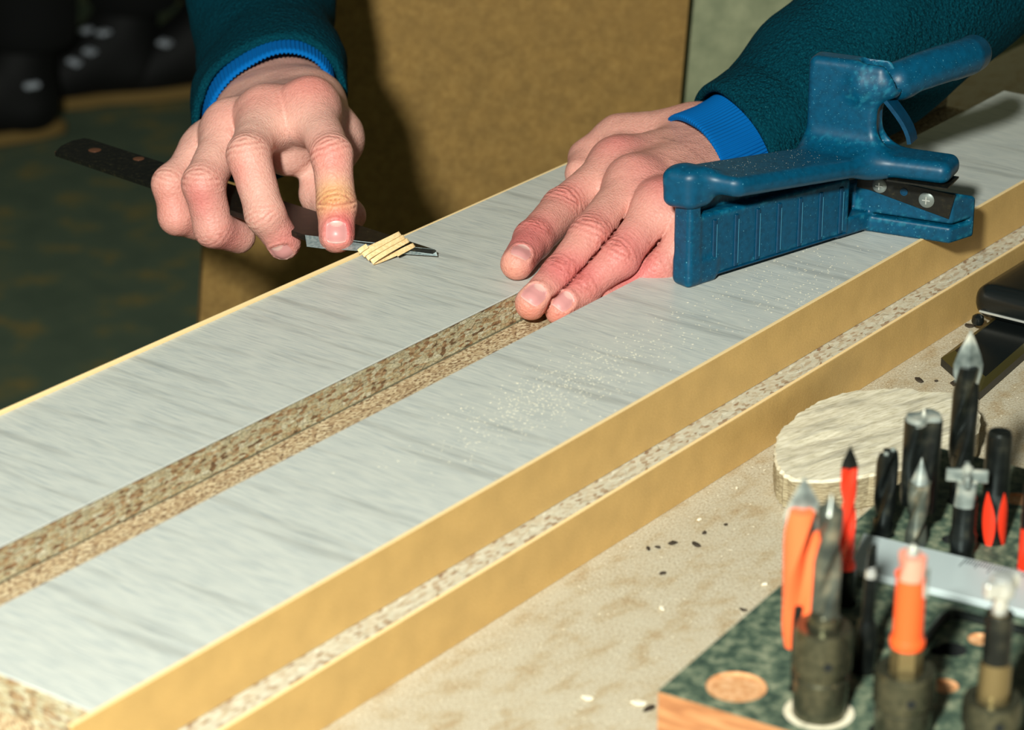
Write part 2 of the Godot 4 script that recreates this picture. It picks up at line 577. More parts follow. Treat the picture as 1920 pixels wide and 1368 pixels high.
	M.trousers = std(c8(7, 8, 9), 0.9)
	M.eyelet = std(c8(225, 232, 245), 0.35, 0.2)

# ================= the setting =================
func slab(called: String, center: Vector3, size: Vector3, mat: Material, parent: Node, ch := 0.4, label := "") -> MeshInstance3D:
	var s := Soup.new()
	s.box(center, size, ch)
	return part(called, s.done(), mat, parent, label)

func setting() -> void:
	var s := Soup.new()
	s.box(Vector3(1500, -25, 0), Vector3(9000, 50, 9000), 1.0)
	var fl := part("floor", s.done(), M.floor, self)
	tag(fl, "dark greenish concrete workshop floor far below the bench, out of focus", "floor", "", "structure")
	s = Soup.new()
	s.box(Vector3(6050, 1500, 0), Vector3(100, 3000, 9000), 1.0)
	var w := part("wall_east", s.done(), M.wall, self)
	tag(w, "plain dim workshop wall at the end of the floor", "wall", "", "structure")
	s = Soup.new()
	s.box(Vector3(1500, 1500, -4550), Vector3(9000, 3000, 100), 1.0)
	w = part("wall_north", s.done(), M.wall, self)
	tag(w, "plain dim workshop wall behind the standing people", "wall", "", "structure")
	# bench
	var b := thing("workbench", "workbench with a pale worn chipboard top strewn with sawdust, under everything", "workbench", Vector3(0, 0, 0))
	slab("bench_top", Vector3(100, 900 - 49 - 15, 340), Vector3(1400, 30, 930), M.bench, b, 1.0)
	for q in [[-540, -60], [740, -60], [-540, 740], [740, 740]]:
		slab("leg", Vector3(q[0], 410.5, q[1]), Vector3(70, 821, 70), M.block_side, b, 2.0)
	slab("rail", Vector3(100, 770, -60), Vector3(1210, 90, 30), M.block_side, b, 1.0)
	slab("rail", Vector3(100, 770, 740), Vector3(1210, 90, 30), M.block_side, b, 1.0)

func boards() -> void:
	# lower board, its yellow tape towards the camera
	var c := thing("lower_board", "bottom chipboard strip with yellow edge tape, lying directly on the bench under the grey boards", "board", P(0, -49, 0))
	slab("core", Vector3(60, 12.2, -29.7), Vector3(900, 24.4, 218), M.chip_top, c, 0.3)
	slab("edge_tape", Vector3(60, 12.2, 79.9), Vector3(900, 24.3, 0.8), M.tape, c, 0.15, "yellow edge tape")
	slab("tape_rim", Vector3(60, 24.65, 79.6), Vector3(900, 0.5, 1.4), M.tape_rim, c, 0.1, "pale top rim of the tape")
	# thin raw sheet that shows as the floor of the groove
	var f := thing("raw_sheet", "thin raw brown chipboard sheet forming the floor of the groove between the grey boards", "board", P(0, -24.6, 0))
	slab("sheet", Vector3(82.5, 4.3, -36), Vector3(815, 8.6, 204), M.raw_face, f, 0.2)
	# far grey board
	var a := thing("laminated_board", "rear grey wood-grain board under both hands, its far edge tape being trimmed", "board", P(0, -16, 0), 0, "grey laminated boards")
	slab("core", Vector3(82.5, 8.1, -95), Vector3(815, 14.2, 89), M.chip_edge, a, 0.2)
	slab("backing", Vector3(82.5, 0.6, -95.1), Vector3(815, 0.8, 88.6), M.backing, a, 0.1)
	slab("laminate", Vector3(82.5, 15.6, -94.75), Vector3(815, 0.8, 89.5), M.laminate, a, 0.2)
	slab("edge_tape", Vector3(-130, 8.2, -140.2), Vector3(390, 19.0, 1.0), M.tape_rim, a, 0.15, "untrimmed pale tape standing proud of the far edge")
	slab("edge_tape", Vector3(277.5, 7.6, -140.2), Vector3(425, 17.0, 1.0), M.tape_rim, a, 0.15, "trimmed tape along the far edge")
	# front grey board
	var b := thing("laminated_board", "front grey wood-grain board with a wide yellow edge, under the blue trimmer", "board", P(0, -16, 0), 0, "grey laminated boards")
	slab("core", Vector3(82.5, 7.6, 25.8), Vector3(815, 15.2, 81.4), M.chip_edge, b, 0.2)
	slab("laminate", Vector3(82.5, 15.6, 25.8), Vector3(815, 0.8, 81.8), M.laminate, b, 0.2)
	slab("edge_tape", Vector3(77.5, 4.0, 67.3), Vector3(829, 24.8, 1.0), M.tape, b, 0.15, "wide yellow edge tape")
	slab("tape_rim", Vector3(77.5, 16.55, 67.0), Vector3(829, 0.5, 1.6), M.tape_rim, b, 0.1, "pale top rim of the tape")

func background_things() -> void:
	var q := [Vector3(390, -560, 0), Vector3(640, -341, 0)]
	var d := Vector3(250, 0, 219).normalized()
	var nrm := Vector3(-d.z, 0, d.x)
	var t := thing("fibreboard_sheet", "tall plain brown fibreboard sheet standing upright behind the bench between the hands", "board", Vector3(0.515, 0, -0.450), -atan2(219.0, 250.0))
	var s := Soup.new()
	var front := PackedVector2Array([Vector2(-229, 0), Vector2(120, 0), Vector2(178, 900), Vector2(190, 1250), Vector2(-107, 1250)])
	var r0 := PackedVector3Array()
	var r1 := PackedVector3Array()
	for p in front:
		r0.push_back(Vector3(p.x, p.y, -8))
		r1.push_back(Vector3(p.x, p.y, 8))
	s.loft([r0, r1])
	part("sheet", s.done(), M.fibreboard, t)
	t = thing("grey_sheet", "dull grey green sheet standing behind the brown sheet, right of it", "board", Vector3(0.881, 0, -0.169), -atan2(219.0, 250.0))
	slab("sheet", Vector3(0, 625, 0), Vector3(700, 1250, 18), M.grey_board, t, 1.0)


# ================= the worker =================
class Hand extends Field:
	var palm := []          # [a, b, ra, rb]
	var fingers := []       # {j: joints, r: radii, c, R}
	var creases := []       # [centre, along, dorsal, span, step, depth]
	var nails := []         # {o, a, n, s, l, w}
	var spots := []         # [centre, radius, colour, strength]
	var base := Color(0.86, 0.66, 0.58)
	var soft := FastNoiseLite.new()
	var lo := Vector3.ZERO
	var hi := Vector3.ZERO
	func finger(j: Array, r: Array, fuse := 7.0) -> void:
		var c := Vector3.ZERO
		for q in j: c += q
		c /= j.size()
		var R := 0.0
		for i in j.size(): R = maxf(R, (j[i] - c).length() + r[i])
		fingers.append({"j": j, "r": r, "c": c, "R": R, "k": fuse})
	func close() -> void:
		lo = Vector3.ONE * 1e9
		hi = -lo
		for q in palm:
			for k in 2:
				lo = lo.min(q[k] - Vector3.ONE * (q[2 + k] + 4.0)); hi = hi.max(q[k] + Vector3.ONE * (q[2 + k] + 4.0))
		for fg in fingers:
			for i in fg.j.size():
				lo = lo.min(fg.j[i] - Vector3.ONE * (fg.r[i] + 4.0)); hi = hi.max(fg.j[i] + Vector3.ONE * (fg.r[i] + 4.0))
		soft.frequency = 0.03
		soft.seed = 5
	func d(p: Vector3) -> float:
		var dp := 1e9
		for q in palm:
			var a: Vector3 = q[0]
			var ab: Vector3 = q[1] - a
			var t := clampf((p - a).dot(ab) / ab.length_squared(), 0.0, 1.0)
			var x: float = (p - a - ab * t).length() - lerpf(q[2], q[3], t)
			if dp > 1e8: dp = x
			else:
				var h: float = maxf(q[4] - absf(dp - x), 0.0) / q[4]
				dp = minf(dp, x) - h * h * q[4] * 0.25
		var best := dp
		var d1 := 1e9
		var d2 := 1e9
		for fg in fingers:
			if (p - fg.c).length() - fg.R > minf(best, 60.0) + 9.0: continue
			var df := 1e9
			var js: Array = fg.j
			var rs: Array = fg.r
			for i in js.size() - 1:
				var a: Vector3 = js[i]
				var ab: Vector3 = js[i + 1] - a
				var t := clampf((p - a).dot(ab) / ab.length_squared(), 0.0, 1.0)
				# a slight waist between the joints
				var rr: float = lerpf(rs[i], rs[i + 1], t) - 0.1 * sin(PI * t)
				var x := (p - a - ab * t).length() - rr
				if df > 1e8: df = x
				else:
					var h := maxf(3.0 - absf(df - x), 0.0) / 3.0
					df = minf(df, x) - h * h * 0.75
			if df < d1:
				d2 = d1
				d1 = df
			elif df < d2: d2 = df
			var k: float = fg.k
			var h2 := maxf(k - absf(dp - df), 0.0) / k
			var both := minf(dp, df) - h2 * h2 * k * 0.25
			var h3 := maxf(1.0 - absf(best - both), 0.0)
			best = minf(best, both) - h3 * h3 * 0.25 if both > dp - 0.001 or best > dp - 0.001 else minf(best, both)
		if best > 6.0 or best < -6.0: return best
		# the dark line where two fingers lie against each other
		var gap := d2 - d1
		if gap < 5.0: best += 1.3 * exp(-gap * gap / 2.6) * smoothstep(0.5, 6.0, dp)
		for cr in creases:
			var v: Vector3 = p - cr[0]
			if v.length_squared() > 260.0: continue
			var s := v.dot(cr[1])
			var side := v.dot(cr[2])
			if side < 0.0: continue
			var lat: float = v.dot(cr[6])
			var bend: float = s + 0.035 * lat * lat * signf(s)
			var env: float = exp(-pow(s / cr[3], 2.0)) * clampf(side / 6.0, 0.0, 1.0)
			best += cr[5] * env * (0.5 + 0.5 * cos(bend * TAU / cr[4] + 0.4 * sin(lat * 0.9)))
			best -= cr[5] * 0.5 * env
		for nl in nails:
			var v: Vector3 = p - nl.o
			var h := v.dot(nl.n)
			if h < 0.0 or v.length_squared() > 220.0: continue
			var u: float = v.dot(nl.a) / (nl.l * 0.5)
			var w: float = v.dot(nl.s) / (nl.w * 0.5)
			var e := pow(pow(absf(u), 3.0) + pow(absf(w), 3.0), 1.0 / 3.0)
			var open := clampf((0.95 - u) * 3.0, 0.0, 1.0)
			best += 0.5 * (1.0 - smoothstep(0.9, 1.08, e)) * (1.0 if u < 1.0 else 0.3)
			best -= 0.55 * exp(-pow((e - 1.22) / 0.16, 2.0)) * open
		return best + 0.25 * soft.get_noise_3dv(p * 3.0)
	func colour(p: Vector3, n: Vector3) -> Color:
		var c := base
		var v := soft.get_noise_3dv(p * 2.0) * 0.5 + 0.5
		c = c.lerp(Color(0.83, 0.55, 0.51), v * 0.35)
		for s in spots:
			var w: float = exp(-(p - s[0]).length_squared() / (s[1] * s[1])) * s[3]
			c = c.lerp(s[2], clampf(w, 0.0, 1.0))
		for cr in creases:
			var q: Vector3 = p - cr[0]
			if q.length_squared() > 200.0: continue
			var sd := q.dot(cr[1])
			var lat: float = q.dot(cr[6])
			var bend: float = sd + 0.035 * lat * lat * signf(sd)
			var en: float = exp(-pow(sd / cr[3], 2.0)) * clampf(q.dot(cr[2]) / 6.0, 0.0, 1.0) * clampf(cr[5] * 2.2, 0.0, 1.0)
			c = c.lerp(Color(0.70, 0.36, 0.32), 0.45 * en * pow(0.5 + 0.5 * cos(bend * TAU / cr[4] + 0.4 * sin(lat * 0.9)), 3.0))
		return c.srgb_to_linear()
	func crease(i: int, k: int, dorsal: Vector3, span := 5.0, step := 2.9, depth := 0.55) -> void:
		var js: Array = fingers[i].j
		var along: Vector3 = (js[k + 1] - js[k - 1]).normalized()
		var dd := (dorsal - along * dorsal.dot(along)).normalized()
		creases.append([js[k], along, dd, span, step, depth, dd.cross(along)])
	func nail(i: int, dorsal: Vector3, l: float, w: float, back := 1.5) -> void:
		var js: Array = fingers[i].j
		var T: Vector3 = js[js.size() - 1]
		var a: Vector3 = (T - js[js.size() - 2]).normalized()
		var nn := (dorsal - a * dorsal.dot(a)).normalized()
		nails.append({"o": T - a * back, "a": a, "n": nn, "s": nn.cross(a), "l": l, "w": w, "T": T})
	# a curved nail plate that lies in its bed
	func nail_mesh(k: int) -> ArrayMesh:
		var nl: Dictionary = nails[k]
		var s := Soup.new()
		s.colored = true
		var nu := 14
		var nv := 12
		var top := []
		var low := []
		for i in nu + 1:
			var ra := PackedVector3Array()
			var rb := PackedVector3Array()
			var u := -1.0 + 2.0 * i / nu
			for j in nv + 1:
				var w := -1.0 + 2.0 * j / nv
				# rounded rectangle
				var uu: float = u * (1.0 - 0.2 * w * w)
				var ww: float = w * (1.0 - 0.17 * pow(absf(u), 3.0))
				var p: Vector3 = nl.o + nl.a * (uu * nl.l * 0.5) + nl.s * (ww * nl.w * 0.5) + nl.n * 14.0
				for it in 26:
					p -= nl.n * d(p) * 0.8
				ra.push_back(p + nl.n * (0.3 - 0.25 * pow(absf(w), 4.0)))
				rb.push_back(p - nl.n * 0.5)
			top.append(ra)
			low.append(rb)
		for i in nu:
			var u := -1.0 + 2.0 * (i + 0.5) / nu
			for j in nv:
				var w := -1.0 + 2.0 * (j + 0.5) / nv
				var lun := 1.0 - smoothstep(0.55, 0.75, sqrt(pow((u + 1.05) * 1.1, 2.0) + w * w * 0.9))
				var cc := Color(0.80, 0.55, 0.54).lerp(Color(0.85, 0.68, 0.64), maxf(lun * 0.9, smoothstep(0.72, 0.95, u) * 0.8))
				s.col = cc.srgb_to_linear()
				s.quad(top[i][j], top[i + 1][j], top[i + 1][j + 1], top[i][j + 1])
		s.col = Color(0.82, 0.6, 0.55).srgb_to_linear()
		for i in nu:
			s.quad(low[i][0], low[i + 1][0], top[i + 1][0], top[i][0])
			s.quad(top[i][nv], top[i + 1][nv], low[i + 1][nv], low[i][nv])
		for j in nv:
			s.quad(top[0][j], top[0][j + 1], low[0][j + 1], low[0][j])
			s.quad(low[nu][j], low[nu][j + 1], top[nu][j + 1], top[nu][j])
		return s.done(50.0)

func join(a: ArrayMesh, b: ArrayMesh) -> ArrayMesh:
	var st := SurfaceTool.new()
	st.append_from(a, 0, Transform3D.IDENTITY)
	st.append_from(b, 0, Transform3D.IDENTITY)
	return st.commit()

func right_hand() -> Hand:
	var h := Hand.new()
	h.base = Color(0.87, 0.69, 0.63)
	var L := Vector3(0.66, 0.21, 0.72)
	var W := Vector3(156, 25, -271)
	var f1 := Vector3(228, 22, -339)
	var mi := Vector3(112, 50.5, -209.5)
	var mm := Vector3(101.5, 45.0, -230)
	var mr := Vector3(97.6, 34.9, -250.4)
	var mp := Vector3(97, 20.5, -266)
	h.palm = [
		[W - L * 14, f1 - L * 15, 16.0, 18.0, 10.0], [W + L * 14, f1 + L * 15, 16.0, 18.0, 16.0], [W, f1, 17.0, 19.0, 16.0],
		[W + L * 17, mi, 14.0, 12.0, 12.0], [W + L * 6, mm, 15.0, 12.0, 12.0], [W - L * 7, mr, 15.0, 11.6, 12.0], [W - L * 18, mp, 13.0, 10.6, 12.0],
		[mi - Vector3(-4, 5, 0), mm - Vector3(-4, 5, 0), 9.0, 9.0, 10.0], [mm - Vector3(-4, 5, 0), mr - Vector3(-4, 4, 0), 9.0, 8.5, 10.0], [mr - Vector3(-4, 3, 0), mp, 8.5, 8.0, 10.0],
		[Vector3(150, 18, -262), Vector3(118, 30, -232), 14.0, 11.0, 16.0], [Vector3(152, 15, -264), Vector3(109, 23, -222), 13.0, 10.0, 16.0], [Vector3(102, 44, -205), Vector3(90, 40, -222), 6.5, 6.5, 8.0],
		[Vector3(163, 28, -250), Vector3(143, 23, -222), 15.0, 13.5, 14.0], [Vector3(143, 22, -222), Vector3(112, 42, -212), 10.0, 9.0, 14.0]]
	h.finger([mi, Vector3(84.7, 39.1, -172.5), Vector3(74, 18.1, -161.1), Vector3(66, 6.7, -154.8)], [10.8, 10.0, 9.4, 8.8], 13.0)
	h.finger([mm, Vector3(64.1, 37.5, -208.3), Vector3(55.6, 12.8, -191.3), Vector3(63.5, -3.5, -186.6)], [11.2, 10.6, 9.6, 8.4], 13.0)
	h.finger([mr, Vector3(60.9, 17.4, -236.5), Vector3(61.5, -4.8, -231.2), Vector3(77, -13.4, -228.9)], [11, 10.4, 9.8, 8.6], 13.0)
	h.finger([mp, Vector3(67.6, 9.5, -264.9), Vector3(66, -6.5, -260.6), Vector3(78, -13.9, -258.1)], [10, 9.6, 9.0, 7.8], 13.0)
	h.finger([Vector3(143, 22, -221), Vector3(114, 3.2, -206), Vector3(100.5, 2.6, -175.6)], [13.0, 10.2, 8.4], 10.0)
	var dors := Vector3(-0.72, 0.5, 0.35)
	var away := Vector3(-0.75, 0.1, 0.62)
	h.crease(0, 1, dors, 6.0, 3.0, 0.55)
	h.crease(0, 2, away, 5.0, 2.6, 0.6)
	h.crease(1, 1, dors, 6.0, 3.0, 0.4)
	h.crease(1, 2, Vector3(-1, -0.1, 0.2), 5.0, 2.6, 0.45)
	h.crease(2, 1, dors, 6.0, 3.0, 0.4)
	h.crease(2, 2, Vector3(-1, -0.3, 0.3), 5.0, 2.6, 0.35)
	h.crease(3, 1, dors, 5.0, 2.8, 0.35)
	h.nail(0, away, 10.6, 10.2, -1.2)
	h.nail(1, Vector3(-0.45, -0.75, 0.5), 10.0, 10.4, -0.6)
	var red := Color(0.83, 0.40, 0.40)
	var pink := Color(0.86, 0.52, 0.48)
	h.spots = [
		[mi + dors * 9 + Vector3(3, 5, 0), 15.0, pink, 0.75], [mm + dors * 9, 13.0, pink, 0.5], [mr + dors * 9, 11.0, pink, 0.3],
		[Vector3(76, 41, -166), 10.0, pink, 0.7], [Vector3(54, 33, -205), 10.0, pink, 0.5], [Vector3(51, 13, -231), 11.0, red, 0.5], [Vector3(59, 4, -262), 12.0, pink, 0.55],
		[Vector3(71, 22, -160), 9.0, Color(0.85, 0.66, 0.38), 0.85], [Vector3(69, 21, -159), 6.0, Color(0.85, 0.66, 0.38), 0.6],
		[Vector3(64, 11, -151), 9.5, red, 1.1], [Vector3(66, 2, -153), 6.0, Color(0.88, 0.60, 0.5), 0.8],
		[Vector3(60, 0, -184), 11.0, red, 0.55], [Vector3(64, -10, -228), 12.0, red, 0.5], [Vector3(66, -12, -257), 11.0, pink, 0.6],
		[Vector3(82, 52, -205), 13.0, Color(0.93, 0.79, 0.72), 0.5]]
	h.close()
	return h

func left_hand() -> Hand:
	var h := Hand.new()
	h.base = Color(0.84, 0.63, 0.57)
	var L := Vector3(0.35, 0.05, -0.93)
	var W := Vector3(240, 22, -42)
	var f1 := Vector3(330, 42, -34)
	var mi := Vector3(188, 26, -74)
	var mm := Vector3(166, 26.5, -50)
	var mr := Vector3(152, 23.5, -25)
	var mp := Vector3(152, 17, -4)
	h.palm = [
		[W - L * 13, f1 - L * 14, 16.0, 19.0, 10.0], [W + L * 14, f1 + L * 14, 16.0, 19.0, 16.0],
		[W + L * 17, mi, 15.0, 12.5, 12.0], [W + L * 6, mm, 16.0, 12.5, 12.0], [W - L * 7, mr, 15.0, 12.0, 12.0], [W - L * 18, mp, 14.0, 10.0, 12.0],
		[mi + Vector3(4, -3, 0), mm + Vector3(4, -3, 0), 10.0, 10.0, 10.0], [mm + Vector3(4, -3, 0), mr + Vector3(4, -3, 0), 10.0, 9.5, 10.0], [mr + Vector3(4, -3, 0), mp, 9.5, 8.5, 10.0],
		[Vector3(248, 24, -72), Vector3(232, 20, -102), 18.0, 13.0, 14.0], [Vector3(230, 19, -98), Vector3(192, 20, -80), 11.0, 9.0, 12.0]]
	h.finger([mi, Vector3(143, 14.5, -76), Vector3(110, 10, -69.5), Vector3(84.5, 8, -60)], [11.2, 10.4, 9.3, 7.9], 10.0)
	h.finger([mm, Vector3(118, 15, -41.5), Vector3(95, 2.5, -42.6), Vector3(73, -4.5, -43)], [11.4, 10.4, 9.2, 7.9], 10.0)
	h.finger([mr, Vector3(118, 8, -25), Vector3(98, -3.5, -32), Vector3(82.5, -8, -34)], [11, 9.8, 8.6, 7.5], 10.0)
	h.finger([mp, Vector3(134, 2, -12), Vector3(123, -6, -22.5), Vector3(108, -8.2, -26)], [9.6, 8.8, 7.6, 7.0], 9.0)
	h.finger([Vector3(233, 19, -104), Vector3(222, 11.5, -116), Vector3(206, 9, -109)], [12, 10, 8.6], 10.0)
	var up := Vector3(-0.2, 1, 0.15)
	h.crease(0, 1, up, 6.5, 3.0, 0.75)
	h.crease(0, 2, up, 4.5, 2.7, 0.6)
	h.crease(1, 1, up, 6.5, 3.0, 0.75)
	h.crease(1, 2, up, 4.5, 2.7, 0.55)
	h.crease(2, 1, up, 6.0, 2.9, 0.75)
	h.crease(2, 2, up, 4.5, 2.6, 0.5)
	h.crease(3, 1, up, 5.0, 2.8, 0.5)
	h.nail(0, Vector3(-0.3, 0.85, 0.45), 10.0, 9.2, 0.0)
	h.nail(1, Vector3(-0.5, 0.8, 0.4), 11.0, 10.4, 0.2)
	h.nail(2, Vector3(-0.3, 0.85, 0.5), 10.0, 9.4, 0.2)
	var red := Color(0.80, 0.42, 0.42)
	var pink := Color(0.83, 0.50, 0.48)
	h.spots = [
		[mi + Vector3(-2, 12, 2), 14.0, pink, 0.75], [mm + Vector3(0, 12, 4), 15.0, pink, 0.45], [mr + Vector3(2, 11, 3), 14.0, red, 0.6],
		[Vector3(141, 24, -74), 11.0, pink, 0.7], [Vector3(116, 25, -40), 11.0, pink, 0.6], [Vector3(116, 17, -23), 10.0, pink, 0.7],
		[Vector3(108, 18, -67), 13.0, red, 0.65], [Vector3(94, 15, -64), 11.0, red, 0.75], [Vector3(90, 8, -40), 11.0, red, 0.75], [Vector3(96, 4, -30), 11.0, red, 0.7],
		[Vector3(122, 0, -18), 18.0, red, 0.8], [Vector3(80, 5, -60), 7.0, Color(0.87, 0.56, 0.47), 0.7], [Vector3(68, -5, -40), 7.0, Color(0.87, 0.54, 0.46), 0.8], [Vector3(78, -8, -30), 7.0, Color(0.87, 0.52, 0.45), 0.7]]
	h.close()
	return h

# a soft cloth tube: rings are [centre, half axis, half axis]; the near end is folded in
func cloth_ring(fn: FastNoiseLite, q: Array, segs: int, shrink: float, wob: float, ribs: int) -> PackedVector3Array:
	var r := PackedVector3Array()
	for k in segs:
		var a := TAU * k / segs
		var v: Vector3 = q[1] * cos(a) + q[2] * sin(a)
		var p: Vector3 = q[0] + v
		var push := fn.get_noise_3dv(p) * wob - shrink
		if ribs > 0: push += 0.4 * cos(a * ribs)
		r.push_back(p + v.normalized() * push)
	return r

func cloth_tube(rings: Array, segs: int, wobble: float, ribs := 0, seed_ := 1, thick := 2.2, seam := -1) -> ArrayMesh:
	var fn := FastNoiseLite.new()
	fn.seed = seed_
	fn.frequency = 0.009
	fn.fractal_octaves = 3
	var s := Soup.new()
	var steps := 8
	var curve := []
	for i in rings.size() - 1:
		for k in steps:
			var q := []
			for m in 3:
				var a: Vector3 = rings[maxi(i - 1, 0)][m]
				var b: Vector3 = rings[i][m]
				var c: Vector3 = rings[i + 1][m]
				var e: Vector3 = rings[mini(i + 2, rings.size() - 1)][m]
				q.append(b.cubic_interpolate(c, a, e, float(k) / steps))
			curve.append(q)
	curve.append(rings[rings.size() - 1])
	var rr := []
	for k in range(steps, 0, -2):
		rr.append(cloth_ring(fn, curve[k], segs, thick * 2.0, wobble, ribs))
	# the rounded lip
	var q0: Array = curve[0]
	var back: Vector3 = (curve[1][0] - q0[0]).normalized()
	for k in 5:
		var a := PI * k / 4.0
		rr.append(cloth_ring(fn, [q0[0] - back * (sin(a) * thick), q0[1], q0[2]], segs, thick * (1.0 + cos(a)), wobble, ribs))
	for k in range(1, curve.size()):
		var sink := 0.0
		if seam > 0: sink = 1.6 * exp(-pow((k - seam) / 0.6, 2.0))
		rr.append(cloth_ring(fn, curve[k], segs, sink, wobble, ribs))
	s.loft(rr, false, true)
	return s.done(60.0)

func worker() -> void:
	var w := thing("person", "person in dark teal fleece with blue cuffs, one hand pressing the boards, the other cutting", "person", P(240, 0, -200))
	var o := -Vector3(240, 0, -200)
	var r := right_hand()
	var l := left_hand()
	var body := join(nets(r, r.lo, r.hi, 1.4, true), nets(l, l.lo, l.hi, 1.4, true))
	var shift := o * 0.001
	var b := part("body", body, M.skin, w, "bare hands and wrists")
	b.position = shift
	for h in [r, l]:
		for k in h.nails.size():
			var n := part("fingernail", h.nail_mesh(k), M.nail, b)
	# right sleeve (further from the camera's right) and cuff
	var c0 := Vector3(167, 23, -285)
	var dr := Vector3(0.73, 0.01, -0.685)
	var A := Vector3(27, 8.7, 29.7)
	var B := Vector3(10, 36, -9)
	var sl := part("sleeve", cloth_tube([[c0, A, B], [c0 + dr * 28, A * 1.03, B * 1.02], [c0 + dr * 75, Vector3(27, 6, 30), Vector3(4, 38, -3)], [c0 + dr * 140 + Vector3(0, 12, 0), Vector3(28, 4, 32), Vector3(-6, 40, 4)], [c0 + dr * 190 + Vector3(0, 60, 0), Vector3(29, 0, 33), Vector3(-28, 30, 24)], [c0 + dr * 212 + Vector3(0, 150, 0), Vector3(30, 0, 35), Vector3(-40, 8, 34)], [c0 + dr * 220 + Vector3(0, 250, 0), Vector3(30, 0, 36), Vector3(-42, 2, 36)]], 96, 5.0, 0, 3, 2.4), M.fleece, w, "dark teal fleece sleeve")
	sl.position = shift
	var cf := part("cuff", cloth_tube([[c0 - dr * 13, A * 0.86, B * 0.82], [c0 + dr * 12, A * 0.88, B * 0.86], [c0 + dr * 45, A * 0.86, B * 0.86]], 540, 2.5, 90, 4, 1.5), M.knit, w, "bright blue ribbed cuff")
	cf.position = shift
	# left sleeve and cuff
	var dl := Vector3(0.96, 0.26, 0.1)
	sl = part("sleeve", cloth_tube([[Vector3(246, 29, -42), Vector3(-22, 2, 39), Vector3(-6, 27, -2)], [Vector3(270, 35, -38), Vector3(-15, 2, 42), Vector3(-9, 32, 0)], [Vector3(312, 46, -33), Vector3(-8, 2, 46), Vector3(-12, 42, 0)], [Vector3(380, 66, -24), Vector3(-6, 2, 50), Vector3(-14, 49, 0)], [Vector3(470, 100, -16), Vector3(-4, 0, 53), Vector3(-14, 52, 0)], [Vector3(560, 125, -10), Vector3(-2, 0, 56), Vector3(-14, 54, 0)], [Vector3(640, 190, -40), Vector3(10, 0, 56), Vector3(-48, 30, 10)]], 96, 6.0, 0, 8, 2.6, 8), M.fleece, w, "dark teal fleece sleeve")
	sl.position = shift
	cf = part("cuff", cloth_tube([[Vector3(218, 26, -47), Vector3(-23, 2, 34), Vector3(-5, 23, -1)], [Vector3(246, 28.5, -42), Vector3(-19, 2, 34), Vector3(-5, 23, -2)], [Vector3(270, 34, -38), Vector3(-12, 2, 34), Vector3(-7, 25, 0)]], 540, 2.0, 90, 9, 1.5), M.knit, w, "bright blue ribbed cuff")
	cf.position = shift

# ================= the blue edge trimmer =================
class BlueShell extends Field:
	var rub := FastNoiseLite.new()
	func _init() -> void:
		rub.frequency = 0.11
		rub.seed = 4
		rub.fractal_octaves = 3
	# the plastic, rubbed paler in patches along its outer corners
	func colour(p: Vector3, n: Vector3) -> Color:
		var e := d(p - n * 3.5) + 3.5
		var w := smoothstep(0.35, 1.6, e) * smoothstep(-0.05, 0.4, rub.get_noise_3dv(p * 2.2))
		w *= 0.5
		return Color(0.0, 0.29, 0.41).lerp(Color(0.24, 0.56, 0.64), w).srgb_to_linear()

class TrimmerLower extends BlueShell:
	func d(p: Vector3) -> float:
		var wall := TrimTool.bx(p, Vector3(2, 2.5, -10), Vector3(108, 34.5 - 0.03 * p.x, 0), 1.6)
		wall = minf(wall, TrimTool.bx(p, Vector3(2, 20, -10.5), Vector3(104, 50 - 0.09 * p.x, -6), 1.0))
		var foot := TrimTool.bx(p, Vector3(1.6, -0.2, -10), Vector3(19.5, 12, 0), 1.4)
		# the foot widens downwards with a small arch beside it
		wall = smin2(wall, foot, 4.0)
		var base := TrimTool.bx(p, Vector3(100, 1.0, -11), Vector3(126, 10.5, -0.4), 1.2)
		# jaw: along (0.43, 0.903), its end face parallel to the bar
		var s := (p.z + 1.0) / 0.903
		var t := p.x - 122.0 - 0.43 * s
		var q := Vector3(t, p.y, s)
		var low := TrimTool.bx(q, Vector3(0, -0.2, -10), Vector3(18, 8.4, 42), 1.6)
		var up := TrimTool.bx(q, Vector3(0.6, 9.6, -8), Vector3(18, 26.5 - 0.33 * clampf(t, 0.0, 18.0), 42), 1.6)
		var neck := TrimTool.bx(q, Vector3(0.6, 4, -14), Vector3(18, 24, -7), 1.5)
		var tip := TrimTool.bx(q, Vector3(14.5, 2, 30), Vector3(18, 18, 42), 1.5)
		var jaw := minf(minf(low, up), minf(neck, tip)) * 0.92
		var post := TrimTool.bx(p, Vector3(1.0, 1, -10.5), Vector3(9, 48, 0.8), 2.2)
		return smin2(smin2(minf(wall, base), jaw, 1.5), post, 2.0)
	static func smin2(a: float, b: float, k: float) -> float:
		var h := maxf(k - absf(a - b), 0.0) / k
		return minf(a, b) - h * h * k * 0.25

